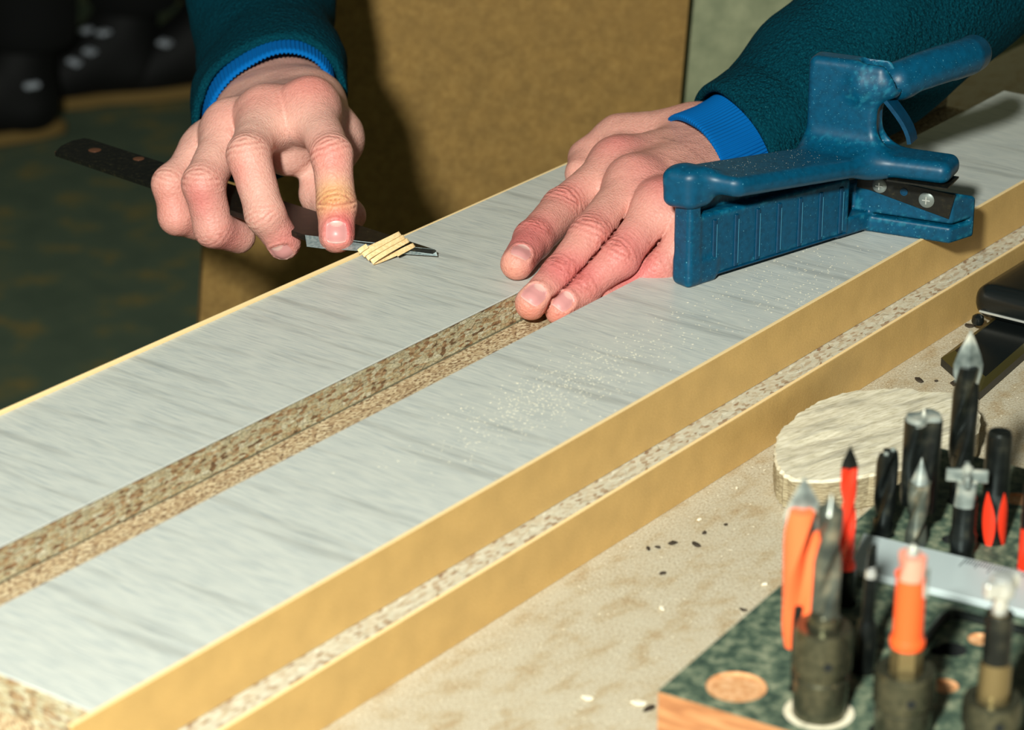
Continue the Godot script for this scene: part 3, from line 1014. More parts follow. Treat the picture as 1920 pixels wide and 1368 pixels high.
class TrimmerUpper extends BlueShell:
	func d(p: Vector3) -> float:
		# the slab for the palm, dropping a little to the right
		var y := p.y + 0.095 * (p.x - 15.0)
		var pad := TrimTool.bx(Vector3(p.x - 0.52 * p.z, y, p.z), Vector3(4.5, 46.0, -14), Vector3(110, 55.6, 19.0), 4.4) * 0.9
		var knee := TrimTool.bx(Vector3(p.x - 0.4 * p.z, p.y, p.z), Vector3(-2.5, 39.0, -12), Vector3(13, 57.5, 4.0), 4.5) * 0.92
		pad = FieldMath.smin2(pad, knee, 6.0)
		# wing and tower lie along (0.43, 0.903) from the back corner of the slab
		var r := p - Vector3(92, 0, -16)
		var s := r.x * 0.43 + r.z * 0.903
		var n := r.x * 0.903 - r.z * 0.43
		var drop := 0.0
		var wing := TrimTool.bx(Vector3(n, p.y + drop, s), Vector3(-7.0 + 0.06 * maxf(s - 30.0, 0.0), 37.8, -2), Vector3(17, 48.5, 73), 4.8)
		var rise := smoothstep(62.0, 44.0, p.y)
		var tower := TrimTool.bx(Vector3(n, p.y, s), Vector3(0, 40, -1), Vector3(14, 91.5, 34.5 + 5.0 * rise + 4.0 * smoothstep(66.0, 80.0, p.y)), 4.0)
		var d := FieldMath.smin2(FieldMath.smin2(pad, wing, 9.0), tower, 9.0)
		d = FieldMath.smin2(d, FieldMath.cap(Vector3(n, p.y, s), Vector3(5.5, 79.5, 26), Vector3(7, 80.5, 37), 8.2, 7.6), 5.0)
		# the socket that the grip turns in
		var hole := TrimTool.bx(Vector3(n, p.y, s), Vector3(3.2, 79, 24), Vector3(11, 96, 48), 3.0)
		d = FieldMath.smax2(d, -hole, 1.6)
		var slot := TrimTool.bx(Vector3(n, p.y, s), Vector3(3.5, 72, 22), Vector3(11, 82, 31), 1.5)
		d = FieldMath.smax2(d, -slot, 1.0)
		# hollow side of the tower
		var hollow := TrimTool.bx(Vector3(n, p.y, s), Vector3(3.5, 50, 33.5), Vector3(11, 74, 60), 2.0)
		return FieldMath.smax2(d, -hollow, 1.5)

class TrimmerGrip extends BlueShell:
	func d(p: Vector3) -> float:
		var c := 1e9
		var js := [Vector3(124.5, 80.0, 12.5), Vector3(136, 81.8, 13.6), Vector3(148, 82.9, 14.3), Vector3(160, 83.3, 14.4), Vector3(171, 83.3, 13.6), Vector3(179, 82.6, 10.0)]
		for k in 5:
			c = minf(c, FieldMath.cap(p, js[k], js[k + 1], 9.5 - 0.06 * k, 9.44 - 0.06 * k))
		# hollow underside
		var h := TrimTool.bx(p - Vector3(147, 72, 15), Vector3(-17, -5, -4.5), Vector3(10, 4.5, 4.5), 2.0)
		return FieldMath.smax2(c, -h, 1.2)

class FieldMath:
	static func smin2(a: float, b: float, k: float) -> float:
		var h := maxf(k - absf(a - b), 0.0) / k
		return minf(a, b) - h * h * k * 0.25
	static func smax2(a: float, b: float, k: float) -> float:
		var h := maxf(k - absf(a - b), 0.0) / k
		return maxf(a, b) + h * h * k * 0.25
	static func cap(p: Vector3, a: Vector3, b: Vector3, ra: float, rb: float) -> float:
		var ab := b - a
		var t := clampf((p - a).dot(ab) / ab.length_squared(), 0.0, 1.0)
		return (p - a - ab * t).length() - lerpf(ra, rb, t)

class TrimTool:
	static func bx(p: Vector3, lo: Vector3, hi: Vector3, r: float) -> float:
		var c := (lo + hi) * 0.5
		var h := (hi - lo) * 0.5
		r = minf(r, minf(h.x, minf(h.y, h.z)))
		var q := (p - c).abs() - h + Vector3(r, r, r)
		return q.max(Vector3.ZERO).length() + minf(maxf(q.x, maxf(q.y, q.z)), 0.0) - r

func trimmer() -> void:
	var t := thing("edge_trimmer", "scuffed blue plastic edge trimmer with ribbed side and looped grip, standing on the front board", "trimmer", P(120.6, 0.25, 11), -atan2(0.2431, 0.97))
	part("lower_frame", nets(TrimmerLower.new(), Vector3(-16, -3, -20), Vector3(166, 62, 46), 1.25, true), M.blue, t)
	part("upper_frame", nets(TrimmerUpper.new(), Vector3(-14, 20, -30), Vector3(152, 98, 62), 1.25, true), M.blue, t)
	part("grip", nets(TrimmerGrip.new(), Vector3(110, 62, -4), Vector3(190, 98, 32), 1.2, true), M.blue, t, "rounded grip of the trimmer")
	for k in 7:
		var s := Soup.new()
		var x := 17.5 + 14.0 * k
		s.box(Vector3(x, 17.5 - 0.015 * x, 0.1), Vector3(2.6, 27.0 - 0.03 * x, 1.3), 0.4)
		var rb := part("rib", s.done(), M.blue_plain, t)
		var wn := Soup.new()
		wn.box(Vector3(x + 1.1, 17.0 - 0.015 * x, 0.62), Vector3(0.45, 23.0 - 0.03 * x, 0.4), 0.1)
		part("worn_edge", wn.done(), M.blue_worn, rb, "pale scuffed edge")
	var e := Soup.new()
	e.box(Vector3(62, 3.2, 0.0), Vector3(88, 1.0, 1.2), 0.3)
	part("rib", e.done(), M.blue_plain, t)
	# the black blade plate on the jaw's side, its screws and hole
	var o := Vector3(122, 0, -1)
	var w := Vector3(0.43, 0, 0.903)
	var n := Vector3(-0.903, 0, 0.43)
	var pl := Soup.new()
	var r0 := PackedVector3Array()
	var r1 := PackedVector3Array()
	for q in [[-6.0, 22.6], [0.0, 22.2], [41.0, 13.2], [43.4, 25.6], [-6.0, 29.5]]:
		var b: Vector3 = o + w * q[0] + Vector3(0, q[1], 0)
		r0.push_back(b - n * 0.6)
		r1.push_back(b + n * 0.9)
	pl.loft([r0, r1])
	var plate := part("blade_plate", pl.done(), M.black_steel, t, "black steel blade plate")
	for q in [[29.5, 21.2, 3.9], [5.5, 25.0, 3.7]]:
		var sc := Soup.new()
		var at: Vector3 = o + w * q[0] + Vector3(0, q[1], 0) + n * 0.7
		var bs := Basis(w, n, w.cross(n))
		sc.lathe([[0.0, 0.0], [q[2], 0.0], [q[2], 0.5], [q[2] * 0.75, 1.1], [0.0, 1.35]], 28, at, bs)
		var head := part("screw", sc.done(), M.screw, plate, "crosshead screw")
		var cr := Soup.new()
		cr.box(at + n * 1.35, Vector3(q[2] * 1.0, 0.2, 0.5), 0.05, bs)
		cr.box(at + n * 1.35, Vector3(0.5, 0.2, q[2] * 1.0), 0.05, bs)
		part("screw_slot", cr.done(), M.chrome, plate)
	var ho := Soup.new()
	ho.lathe([[0.0, 0.0], [1.9, 0.0], [1.9, 0.5], [1.3, 0.5], [1.3, 0.2], [0.0, 0.2]], 20, o + w * 18.0 + Vector3(0, 23.6, 0) + n * 0.75, Basis(w, n, w.cross(n)))
	part("hole_rim", ho.done(), M.blue_plain, plate)
	# the thin cutter under the upper jaw and the tab below the grip
	var c := Soup.new()
	var tw := Vector3(92, 0, -16)
	c.box(tw + w * 58 - n * 4 + Vector3(0, 37.2, 0), Vector3(30, 0.9, 19), 0.1, Basis(w, Vector3.UP, w.cross(Vector3.UP)))
	part("cutter", c.done(), M.black_steel, t)
	var tab := Soup.new()
	var prof := []
	for k in 9:
		var a := -0.25 + 1.45 * k / 8.0
		prof.append(tw + w * (36.0 + 15.0 * sin(a * 1.2)) - n * 7.0 + Vector3(0, 80.0 - 26.0 * (k / 8.0), 0))
	var ra := []
	for k in 9:
		var ring := PackedVector3Array()
		var dir: Vector3 = (prof[mini(k + 1, 8)] - prof[maxi(k - 1, 0)]).normalized()
		var side := dir.cross(n).normalized()
		for q in [[-1.0, -5.0], [1.0, -5.0], [1.0, 5.0], [-1.0, 5.0]]:
			ring.push_back(prof[k] + side * q[0] + n * q[1])
		ra.append(ring)
	tab.loft(ra)
	part("spring_tab", tab.done(), M.blue_plain, t)

# ================= flat knife and shaving =================
func chisel() -> void:
	# outline in (x, z) from the blunt end to the skewed tip, laid on the board
	var t := thing("marking_knife", "long flat black steel blade with a skewed bright edge, gripped in the cutting hand", "knife", P(84, 1.7, -235))
	var o := Vector2(84, -235)
	var body := PackedVector2Array([Vector2(79.5, -360), Vector2(88, -364.5), Vector2(98, -366), Vector2(105.2, -364), Vector2(106.0, -360), Vector2(83.0, -107.0), Vector2(82.2, -108.5), Vector2(63, -163), Vector2(60.5, -171)])
	for i in body.size(): body[i] -= o
	var s := Soup.new()
	s.plate(body, 0.2, 3.2, 0.5)
	part("blade", s.done(), M.black_steel, t)
	# the ground bevel along the cutting edge
	var b := Soup.new()
	var top := [Vector3(83.0, 3.25, -107.6), Vector3(64, 3.32, -161), Vector3(60.8, 3.32, -170.5)]
	var low := [Vector3(82.9, 0.3, -106.2), Vector3(58, 0.3, -157), Vector3(55.5, 0.3, -165)]
	var oo := Vector3(84, 0, -235)
	for i in 2:
		b.quad(top[i + 1] - oo, top[i] - oo, low[i] - oo, low[i + 1] - oo)
		b.quad(low[i] - oo, low[i + 1] - oo, low[i + 1] - oo - Vector3(0, 0.2, 0), low[i] - oo - Vector3(0, 0.2, 0))
	b.tri(top[2] - oo, low[2] - oo, low[2] - oo + Vector3(4, -0.8, -2))
	part("cutting_edge", b.done(10.0), M.blade_bevel, t, "bright ground cutting edge")
	for q in [[93.5, -344.5, 3.4], [97, -316, 3.0]]:
		var r := Soup.new()
		r.lathe([[0.0, 0.0], [q[2], 0.0], [q[2], 0.2], [q[2] * 0.7, 0.45], [0.0, 0.5]], 24, Vector3(q[0], 3.15, q[1]) - oo)
		part("rivet", r.done(), M.rivet, t, "coppery rivet")
	var g := Soup.new()
	g.box(Vector3(85.5, 1.7, -361.6) - oo, Vector3(12, 2.6, 1.2), 0.3, Basis(Vector3.UP, 0.3))
	part("worn_end", g.done(), M.rivet, t)
	t.rotation.x = 0.0

func shaving() -> void:
	var t := thing("shaving", "curled pale strip of trimmed edge tape coiled on the blade near its tip", "shaving", P(78, 3.6, -126))
	var s := Soup.new()
	var rings := []
	var turns := 3.9
	var n := 160
	var la := Vector3(0.942, 0.21, 0.26).normalized()
	var ax := Vector3(-0.02, -0.69, 0.72).normalized()
	var up := ax.cross(la).normalized()
	if up.y < 0.0: up = -up
	for i in n + 1:
		var f := float(i) / n
		var a := TAU * turns * f + 2.2
		# a flattened coil, long along the board edge, its turns stepping down towards the groove
		var tang := (la * -sin(a) * 11.6 + up * cos(a) * 1.6).normalized()
		var nrm := ax.cross(tang).normalized()
		var at := Vector3(-15.0, 7.2, -0.6).lerp(Vector3(-8.8, -0.3, 4.0), f + 0.12 * smooth01(0.7, 0.95, f)) + la * cos(a) * 11.6 + up * sin(a) * 1.6
		var ring := PackedVector3Array()
		for q in [[-1.15, -0.28], [1.15, -0.28], [1.15, 0.28], [-1.15, 0.28]]:
			ring.push_back(at + ax * q[0] + nrm * q[1])
		rings.append(ring)
	s.loft(rings)
	part("curl", s.done(35.0), M.shaving, t)

# ================= things on the bench =================
class RoundBox extends Field:
	var lo: Vector3
	var hi: Vector3
	var r := 3.0
	func d(p: Vector3) -> float:
		return TrimTool.bx(p, lo, hi, r)

func black_tool() -> void:
	var t := thing("scraper", "black tool with a thick flat blade and rounded glossy housing, beside the lower yellow tape", "tool", P(245, -48.8, 108))
	var o := Vector3(245, 0, 108)
	var plan := [Vector3(215, 0, 97), Vector3(189, 0, 131.5), Vector3(425, 0, 109), Vector3(425, 0, 84)]
	var inner := [Vector3(222, 0, 100.5), Vector3(202, 0, 127.5), Vector3(425, 0, 106.5), Vector3(425, 0, 88)]
	var r0 := PackedVector3Array()
	var r1 := PackedVector3Array()
	var r2 := PackedVector3Array()
	for i in 4:
		r0.push_back(plan[i] - o + Vector3(0, 0.2, 0))
		r1.push_back(plan[i] - o + Vector3(0, 4.2, 0))
		r2.push_back(inner[i] - o + Vector3(0, 6.6, 0))
	var s := Soup.new()
	s.loft([r0, r1], true, false)
	part("blade", s.done(20.0), M.black_steel, t)
	s = Soup.new()
	s.loft([r1, r2], false, false)
	part("bevel", s.done(20.0), M.olive_bevel, t, "worn olive bevel round the blade")
	s = Soup.new()
	s.loft([r2.duplicate(), r2], false, true)
	part("blade_face", s.done(20.0), M.black_plastic, t)
	var f := RoundBox.new()
	f.lo = Vector3(264, 6.5, 86) - Vector3(o.x, 0, o.z)
	f.hi = Vector3(420, 24, 134) - Vector3(o.x, 0, o.z)
	f.r = 7.5
	part("housing", nets(f, f.lo - Vector3.ONE * 4, f.hi + Vector3.ONE * 4, 2.5), M.black_plastic, t, "rounded glossy black housing")
	s = Soup.new()
	s.box(Vector3(264.2, 11.2, 110) - o + Vector3(0, 0, 0), Vector3(1.2, 1.2, 38), 0.3)
	part("rim", s.done(), M.chrome, t, "thin bright rim")
	s = Soup.new()
	s.lathe([[0.0, 5.0], [2.6, 5.0], [3.2, 6.5], [2.8, 9.0], [1.5, 10.0], [0.0, 10.2]], 20, Vector3(262.5, 0, 91.5) - o)
	part("knob", s.done(), M.black_plastic, t)

func wood_slice() -> void:
	var t := thing("wood_slice", "pale rough log slice with a ragged rim, lying on the bench behind the drill block", "wood slice", P(92, -49, 127), -0.3)
	var outline := [[59, 99], [68, 94.5], [78.6, 91.8], [95.5, 89.9], [108, 90], [119.6, 92.2], [131.8, 96.3], [138, 103.8], [148, 115], [150, 125], [157, 135], [150, 150], [125, 163], [101, 166], [79, 159.5], [61, 150], [49.6, 143], [37, 132], [33.5, 122], [40, 112], [49, 105]]
	var fn := FastNoiseLite.new()
	fn.seed = 9
	fn.frequency = 0.12
	var ring := []
	var n := outline.size()
	for i in n:
		for k in 6:
			var a := Vector2(outline[(i + n - 1) % n][0], outline[(i + n - 1) % n][1])
			var b := Vector2(outline[i][0], outline[i][1])
			var c := Vector2(outline[(i + 1) % n][0], outline[(i + 1) % n][1])
			var e := Vector2(outline[(i + 2) % n][0], outline[(i + 2) % n][1])
			var q := b.cubic_interpolate(c, a, e, k / 6.0) - Vector2(92, 127)
			q = q.rotated(-0.3)
			q += q.normalized() * fn.get_noise_2d(q.x * 2.0, q.y * 2.0) * 1.4
			ring.append(q)
	ring.reverse()
	var s := Soup.new()
	var rings := []
	for lv in [[0.96, 0.0, 0.0], [0.99, 1.0, 0.2], [1.0, 6.0, 0.6], [0.995, 11.0, 0.8], [1.0, 15.0, 0.6]]:
		var r := PackedVector3Array()
		for q in ring: r.push_back(Vector3(q.x * lv[0], lv[1] + fn.get_noise_3d(q.x * 2.0, lv[1] * 3.0, q.y * 2.0) * lv[2], q.y * lv[0]) + Vector3(q.x, 0, q.y).normalized() * fn.get_noise_3d(q.x * 1.5, lv[1] * 9.0, q.y * 1.5) * lv[2])
		rings.append(r)
	s.loft(rings, true, false)
	part("bark_side", s.done(30.0), M.slice_side, t, "rough sawn side of the slice")
	var top := Soup.new()
	var tr := [rings[rings.size() - 1]]
	for g in 18:
		var f := 0.98 - g * 0.0545
		var r := PackedVector3Array()
		for q in ring:
			var h: float = 16.4 + fn.get_noise_2d(q.x * f * 0.2, q.y * f * 0.9) * 0.8 - 1.0 * exp(-pow((q.y * f - 0.25 * q.x * f + 4.0) / 5.0, 2.0))
			r.push_back(Vector3(q.x * f, h, q.y * f))
		tr.append(r)
	top.loft(tr, false, true)
	part("sawn_face", top.done(35.0), M.slice, t, "pale sawn top of the slice")

func two_flute(y: float, R: float, rot: float, dip: float, n := 28, dx := 0.0) -> PackedVector3Array:
	var r := PackedVector3Array()
	for k in n:
		var a := TAU * k / n
		var f := absf(cos(a))
		var rr := R * (1.0 - dip + dip * smooth01(0.25, 0.8, f))
		r.push_back(Vector3(cos(a + rot) * rr + dx * y, y, -sin(a + rot) * rr))
	return r

func round_ring(y: float, R: float, n := 28) -> PackedVector3Array:
	return two_flute(y, R, 0.0, 0.0, n)

func twist_mesh(y0: float, y1: float, R: float, turns: float, dip := 0.55, rot := 0.0, taper := 1.0) -> ArrayMesh:
	var s := Soup.new()
	var rings := []
	for i in 25:
		var f := i / 24.0
		rings.append(two_flute(lerpf(y0, y1, f), R * lerpf(1.0, taper, f), rot + TAU * turns * f, dip))
	s.loft(rings)
	return s.done(50.0)

func spear_mesh(y0: float, y1: float, R: float, rot: float) -> ArrayMesh:
	var s := Soup.new()
	var rings := []
	for q in [[0.0, 0.78], [0.18, 0.95], [0.36, 1.0], [0.55, 0.78], [0.75, 0.45], [0.92, 0.14], [1.0, 0.02]]:
		var r := PackedVector3Array()
		for k in 4:
			var a := TAU * k / 4
			var rr: float = R * q[1] * (1.0 if k % 2 == 0 else 0.42)
			r.push_back(Vector3(cos(a + rot) * rr, lerpf(y0, y1, q[0]), -sin(a + rot) * rr))
		rings.append(r)
	s.loft(rings)
	return s.done(25.0)

func lathe_mesh(prof: Array, segs := 36) -> ArrayMesh:
	var s := Soup.new()
	s.lathe(prof, segs)
	return s.done(40.0)

func bit(called: String, label: String, at: Vector3, lean := Vector2.ZERO, cat := "drill bit") -> Node3D:
	var t := thing(called, label, cat, at, 0.0, "bits standing in the wooden block")
	t.rotation = Vector3(lean.y, 0.0, -lean.x)
	return t

func collar_on(t: Node3D, h: float, R: float, hole := true) -> void:
	var c := part("collar", lathe_mesh([[0.0, -12.0], [R * 0.92, -12.0], [R * 0.92, 0.0], [R * 0.92, h * 0.42], [R * 0.86, h * 0.44], [R * 0.86, h * 0.5], [R, h * 0.53], [R, h * 0.9], [R * 0.93, h], [R * 0.62, h], [R * 0.58, h - 2.0], [0.0, h - 2.0]], 48), M.collar, t, "knurled steel depth collar")
	var s := Soup.new()
	var d := Vector3(-0.75, 0, 0.66)
	s.lathe([[0.0, 0.0], [1.5, 0.0], [1.5, 0.4], [0.0, 0.4]], 16, d * (R * 0.99) + Vector3(0, h * 0.68, 0), Basis(d.cross(Vector3.UP), d, Vector3.UP))
	part("set_screw", s.done(), M.dark_hole, c)

const BITS := [[-163.3, 245.1, 3.6], [-173.6, 258.7, 10.2], [-99.5, 225.3, 3.9], [-41.2, 208.2, 4.2], [-33.5, 218.6, 3.6], [-41.5, 222.5, 3.8], [1.2, 217.7, 3.6], [-40.3, 241.5, 4.7], [-21.1, 244.5, 5.0], [-169.3, 288.2, 10.6], [-138.9, 255.9, 4.2], [-159.5, 315.8, 10.2], [-34.3, 266.4, 4.2]]

func drill_block() -> void:
	var t := thing("drill_block", "wooden block with a dark stained top and round holes, full of standing drill bits", "tool block", P(-193.7, -49, 206.6), 0.0791)
	var inv := Basis(Vector3.UP, -0.0791)
	var holes := []
	for b in BITS: holes.append([b[0], b[1], b[2] + 0.5, 20.0])
	for q in [[-175.5, 226.8, 10.6, 1.2], [-107.3, 273.8, 5.2, 16.0], [-111.5, 270.5, 3.0, 12.0], [-132, 284, 5.0, 1.0], [-94.6, 278.3, 4.6, 1.0], [17.5, 235.6, 5.4, 1.0], [-60, 252, 3.6, 14.0], [-12, 262, 4.4, 14.0], [-140, 300, 4.5, 14.0], [-30, 232, 4.0, 14.0]]:
		holes.append(q)
	for lay in 2:
		var c := CSGCombiner3D.new()
		c.name = "body" if lay == 0 else "top_face"
		t.add_child(c, true)
		var bx := CSGBox3D.new()
		bx.name = "blank"
		bx.size = Vector3(0.2365, 0.0445 if lay == 0 else 0.0005, 0.135)
		bx.position = Vector3(0.11825, 0.02225 if lay == 0 else 0.04475, 0.0675)
		bx.material = M.block_side if lay == 0 else M.block_top
		c.add_child(bx, true)
		for h in holes:
			var at := inv * Vector3(h[0] + 193.7, 0, h[1] - 206.6)
			var cy := CSGCylinder3D.new()
			cy.name = "bore"
			cy.operation = CSGShape3D.OPERATION_SUBTRACTION
			cy.radius = h[2] * 0.001
			cy.height = h[3] * 0.002
			cy.sides = 40
			cy.position = Vector3(at.x * 0.001, 0.045, at.z * 0.001)
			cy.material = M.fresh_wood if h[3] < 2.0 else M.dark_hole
			c.add_child(cy, true)
	# pale chamfered rim of the large bore in front
	var s := Soup.new()
	var rc := inv * Vector3(-173.6 + 193.7, 0, 258.7 - 206.6)
	s.lathe([[10.9, 44.95], [11.9, 44.95], [11.9, 45.2], [11.4, 45.3], [10.9, 45.1]], 48, Vector3(rc.x, 0, rc.z))
	part("bore_rim", s.done(), M.slice, t)
	var b := BITS
	var at := []
	for q in b: at.append(P(q[0], -4.0, q[1]))
	# orange spear-point bit, nearest the block's left edge
	var o := bit("drill_bit", "large orange twisted bit with a dark spear point, standing nearest the block's left edge", at[0], Vector2(-0.045, 0.0))
	part("shank", lathe_mesh([[0.0, -18.0], [3.4, -18.0], [3.4, 34.0], [0.0, 34.0]]), M.drill_dark, o)
	part("flutes", twist_mesh(15, 71, 6.6, 0.42, 0.68, 0.9), M.orange_soft, o, "orange coated flutes")
	part("spear_point", spear_mesh(60, 82, 6.6, -0.9), M.carbide, o)
	# twist bit in the left collar
	o = bit("drill_bit", "dull grey twist bit held in the left knurled collar beside the orange spear bit", at[1], Vector2(0.016, 0.0))
	part("flutes", twist_mesh(28, 76, 4.9, 0.7, 0.5, 0.3, 0.9), M.drill_grey, o)
	part("point", lathe_mesh([[0.0, 75.0], [4.0, 75.0], [1.6, 79.0], [0.0, 82.0]], 20), M.drill_grey, o)
	part("shank", lathe_mesh([[0.0, 20.0], [5.6, 20.0], [5.6, 36.0], [4.6, 38.0], [0.0, 38.0]]), M.collar, o)
	collar_on(o, 33, 10.0)
	# small orange spear bit
	o = bit("drill_bit", "slim orange bit with a small dark spear point, in front of the log slice", at[2], Vector2(-0.025, 0.0))
	part("shank", lathe_mesh([[0.0, -16.0], [3.7, -16.0], [3.7, 15.0], [3.0, 17.0], [0.0, 17.0]]), M.drill_dark, o)
	part("flutes", twist_mesh(16, 55, 3.0, 0.8, 0.6, 0.4), M.red, o, "red orange flutes")
	part("flare", lathe_mesh([[0.0, 14.8], [3.8, 14.8], [3.6, 16.5], [2.0, 20.0], [0.0, 20.0]]), M.red, o)
	part("spear_point", spear_mesh(51, 64, 3.1, -0.9), M.drill_dark, o)
	# flat-topped black bit
	o = bit("drill_bit", "short black flat-topped twist bit in a small collar behind the ruler's left end", at[3], Vector2(0.02, 0.0))
	part("flutes", twist_mesh(3, 34, 4.3, 0.5, 0.6, 0.2), M.drill_dark, o)
	part("collar", lathe_mesh([[0.0, -14.0], [4.1, -14.0], [4.1, 5.0], [3.4, 6.5], [0.0, 6.5]]), M.drill_dark, o)
	for k in 2:
		var sp := Soup.new()
		sp.box(Vector3(2.6 * (1 - 2 * k), 33.6, 0.6), Vector3(1.4, 3.2, 1.8), 0.3)
		part("spur", sp.done(), M.carbide, o)
	# thick black bit
	o = bit("drill_bit", "thick black flat-topped boring bit with a bright worn crown", at[4], Vector2(0.0, 0.0))
	part("shank", lathe_mesh([[0.0, -16.0], [3.2, -16.0], [3.2, 14.0], [0.0, 14.0]]), M.drill_dark, o)
	part("flutes", twist_mesh(11, 48, 7.3, 0.25, 0.5, 1.0), M.drill_dark, o)
	part("crown", twist_mesh(47, 50, 7.2, 0.02, 0.5, 1.0 + TAU * 0.25, 0.9), M.carbide, o, "bright worn crown")
	part("centre_point", lathe_mesh([[0.0, 49.0], [1.4, 49.0], [0.0, 53.0]], 12), M.carbide, o)
	# grey pointed bit
	o = bit("drill_bit", "short grey pointed bit rising just behind the ruler, in front of the thick black bit", at[5], Vector2(0.03, 0.0))
	part("flutes", twist_mesh(-14, 26, 4.3, 0.7, 0.5, 0.9), M.drill_grey, o)
	part("point", lathe_mesh([[0.0, 25.0], [3.7, 25.5], [1.8, 31.0], [0.0, 36.0]], 20), M.carbide, o)
	# tall spear
	o = bit("drill_bit", "tallest bit, with a broad grey spear point overlapping the black scraper", at[6], Vector2(0.02, 0.0))
	part("shank", lathe_mesh([[0.0, -16.0], [3.4, -16.0], [3.4, 20.0], [0.0, 20.0]]), M.drill_dark, o)
	part("flutes", twist_mesh(14, 58, 5.2, 0.5, 0.45, 0.6), M.drill_dark, o)
	part("spear_point", spear_mesh(50, 72.5, 5.7, -0.9), M.carbide, o, "worn grey spear point")
	# crowned router cutter
	o = bit("router_cutter", "black shanked router cutter with a chipped bright winged crown behind the ruler", at[7], Vector2(0.01, 0.0), "router bit")
	part("shank", lathe_mesh([[0.0, -18.0], [4.6, -18.0], [4.6, 4.0], [5.2, 6.0], [5.2, 9.0], [4.5, 11.0], [4.5, 23.0], [0.0, 23.0]]), M.drill_dark, o)
	part("fluted_neck", twist_mesh(22, 32, 5.2, 0.05, 0.3, 0.3), M.carbide, o)
	for k in 4:
		var sp := Soup.new()
		var ba := Basis(Vector3.UP, 0.5 + TAU * k / 4.0)
		sp.box(ba * Vector3(4.6, 33.5, 0.0), Vector3(6.4, 5.0, 2.2), 0.4, ba)
		part("wing", sp.done(), M.carbide, o)
	part("centre_point", lathe_mesh([[0.0, 33.0], [2.6, 33.0], [2.0, 37.0], [0.0, 38.5]], 16), M.carbide, o)
	# upside-down red bit
	o = bit("drill_bit", "upturned black bit with red flutes pushed into its hole, right of the winged cutter", at[8], Vector2(0.0, 0.0))
	part("shank", lathe_mesh([[0.0, 21.0], [5.1, 21.0], [5.1, 43.5], [4.3, 45.4], [3.4, 45.6], [2.6, 45.0], [0.0, 45.0]]), M.drill_dark, o)
	part("core", twist_mesh(-16, 23, 5.0, 0.3, 0.25, 0.2), M.drill_dark, o)
	for k in 3:
		var sp := Soup.new()
		var rings := []
		for i in 11:
			var f := i / 10.0
			var hw := sin(PI * clampf(f * 0.96 + 0.02, 0.0, 1.0))
			var r := PackedVector3Array()
			var a0: float = -2.47 + [-0.62, 0.66, 2.9][k] + 0.2 - 0.4 * f
			for j in 7:
				var a := a0 + (j / 6.0 - 0.5) * 1.1 * hw
				r.push_back(Vector3(cos(a) * 5.15, -3.0 + 25.0 * f, -sin(a) * 5.15))
			rings.append(r)
		sp.loft(rings, false, false, false)
		part("flute", sp.done(), M.red, o, "red coated flute")
	# orange hex bit in a collar
	o = bit("router_cutter", "bright orange cutter on a brass hexagonal shank in the middle collar", at[9], Vector2(0.0, 0.0), "router bit")
	part("hex_shank", lathe_mesh([[0.0, 18.0], [5.3, 18.0], [5.3, 34.0], [0.0, 34.0]], 6), M.brass_steel, o, "brass coloured hexagonal shank")
	part("sleeve", lathe_mesh([[0.0, 33.5], [5.6, 33.5], [6.0, 35.0], [5.8, 36.5], [5.0, 38.0], [4.9, 58.0], [5.4, 60.0], [0.0, 60.0]]), M.orange, o, "bright orange sleeve")
	part("cutter_head", twist_mesh(59, 67, 5.5, 0.1, 0.3, 0.4, 0.9), M.pink_chalk, o, "pale dusty cutter head")
	part("centre_point", lathe_mesh([[0.0, 66.0], [2.4, 66.0], [1.6, 69.5], [0.0, 71.0]], 14), M.carbide, o)
	var sc := Soup.new()
	sc.box(Vector3(0.6, 58.0, 4.9), Vector3(2.2, 11.0, 1.6), 0.4, Basis(Vector3.UP, -0.5))
	part("tooth", sc.done(), M.carbide, o)
	collar_on(o, 25, 10.4)
	# slim dark engraver
	o = bit("router_cutter", "slim dark cutter with a tiny forked bright tip in front of the ruler's left end", at[10], Vector2(0.045, 0.0), "router bit")
	part("shank", lathe_mesh([[0.0, -16.0], [4.0, -16.0], [4.0, 14.0], [3.0, 19.0], [2.2, 20.0], [2.1, 35.0], [1.5, 36.5], [1.5, 39.0], [0.0, 39.0]]), M.drill_dark, o)
	part("neck", lathe_mesh([[0.0, 35.5], [1.9, 35.5], [2.0, 37.0], [1.3, 39.5], [0.0, 39.5]], 18), M.chrome, o, "bright neck")
	for k in 2:
		var sp := Soup.new()
		sp.box(Vector3(1.0 * (1 - 2 * k), 43.0, 0), Vector3(1.3, 9.0, 2.0), 0.3, Basis(Vector3.UP, 0.8) * Basis(Vector3.BACK, -0.12 * (1 - 2 * k)))
		part("prong", sp.done(), M.drill_dark, o)
	# silver T cutter
	o = bit("router_cutter", "bright silver headed cutter on a black shank in the rightmost collar", at[11], Vector2(0.0, 0.0), "router bit")
	part("shank", lathe_mesh([[0.0, 16.0], [5.4, 16.0], [5.4, 31.0], [4.4, 32.5], [4.3, 49.0], [2.6, 50.5], [0.0, 50.5]]), M.brass_steel, o)
	part("black_sleeve", lathe_mesh([[0.0, 32.4], [4.7, 32.4], [4.7, 50.0], [0.0, 50.0]]), M.drill_dark, o)
	part("neck", lathe_mesh([[0.0, 44.0], [2.7, 50.0], [2.6, 58.0], [0.0, 58.0]], 20), M.chrome, o)
	for k in 2:
		var sp := Soup.new()
		sp.box(Vector3(4.2 * (1 - 2 * k), 60.5, 0), Vector3(8.0, 5.5, 3.4), 0.5, Basis(Vector3.UP, -0.6))
		part("wing", sp.done(), M.chrome, o)
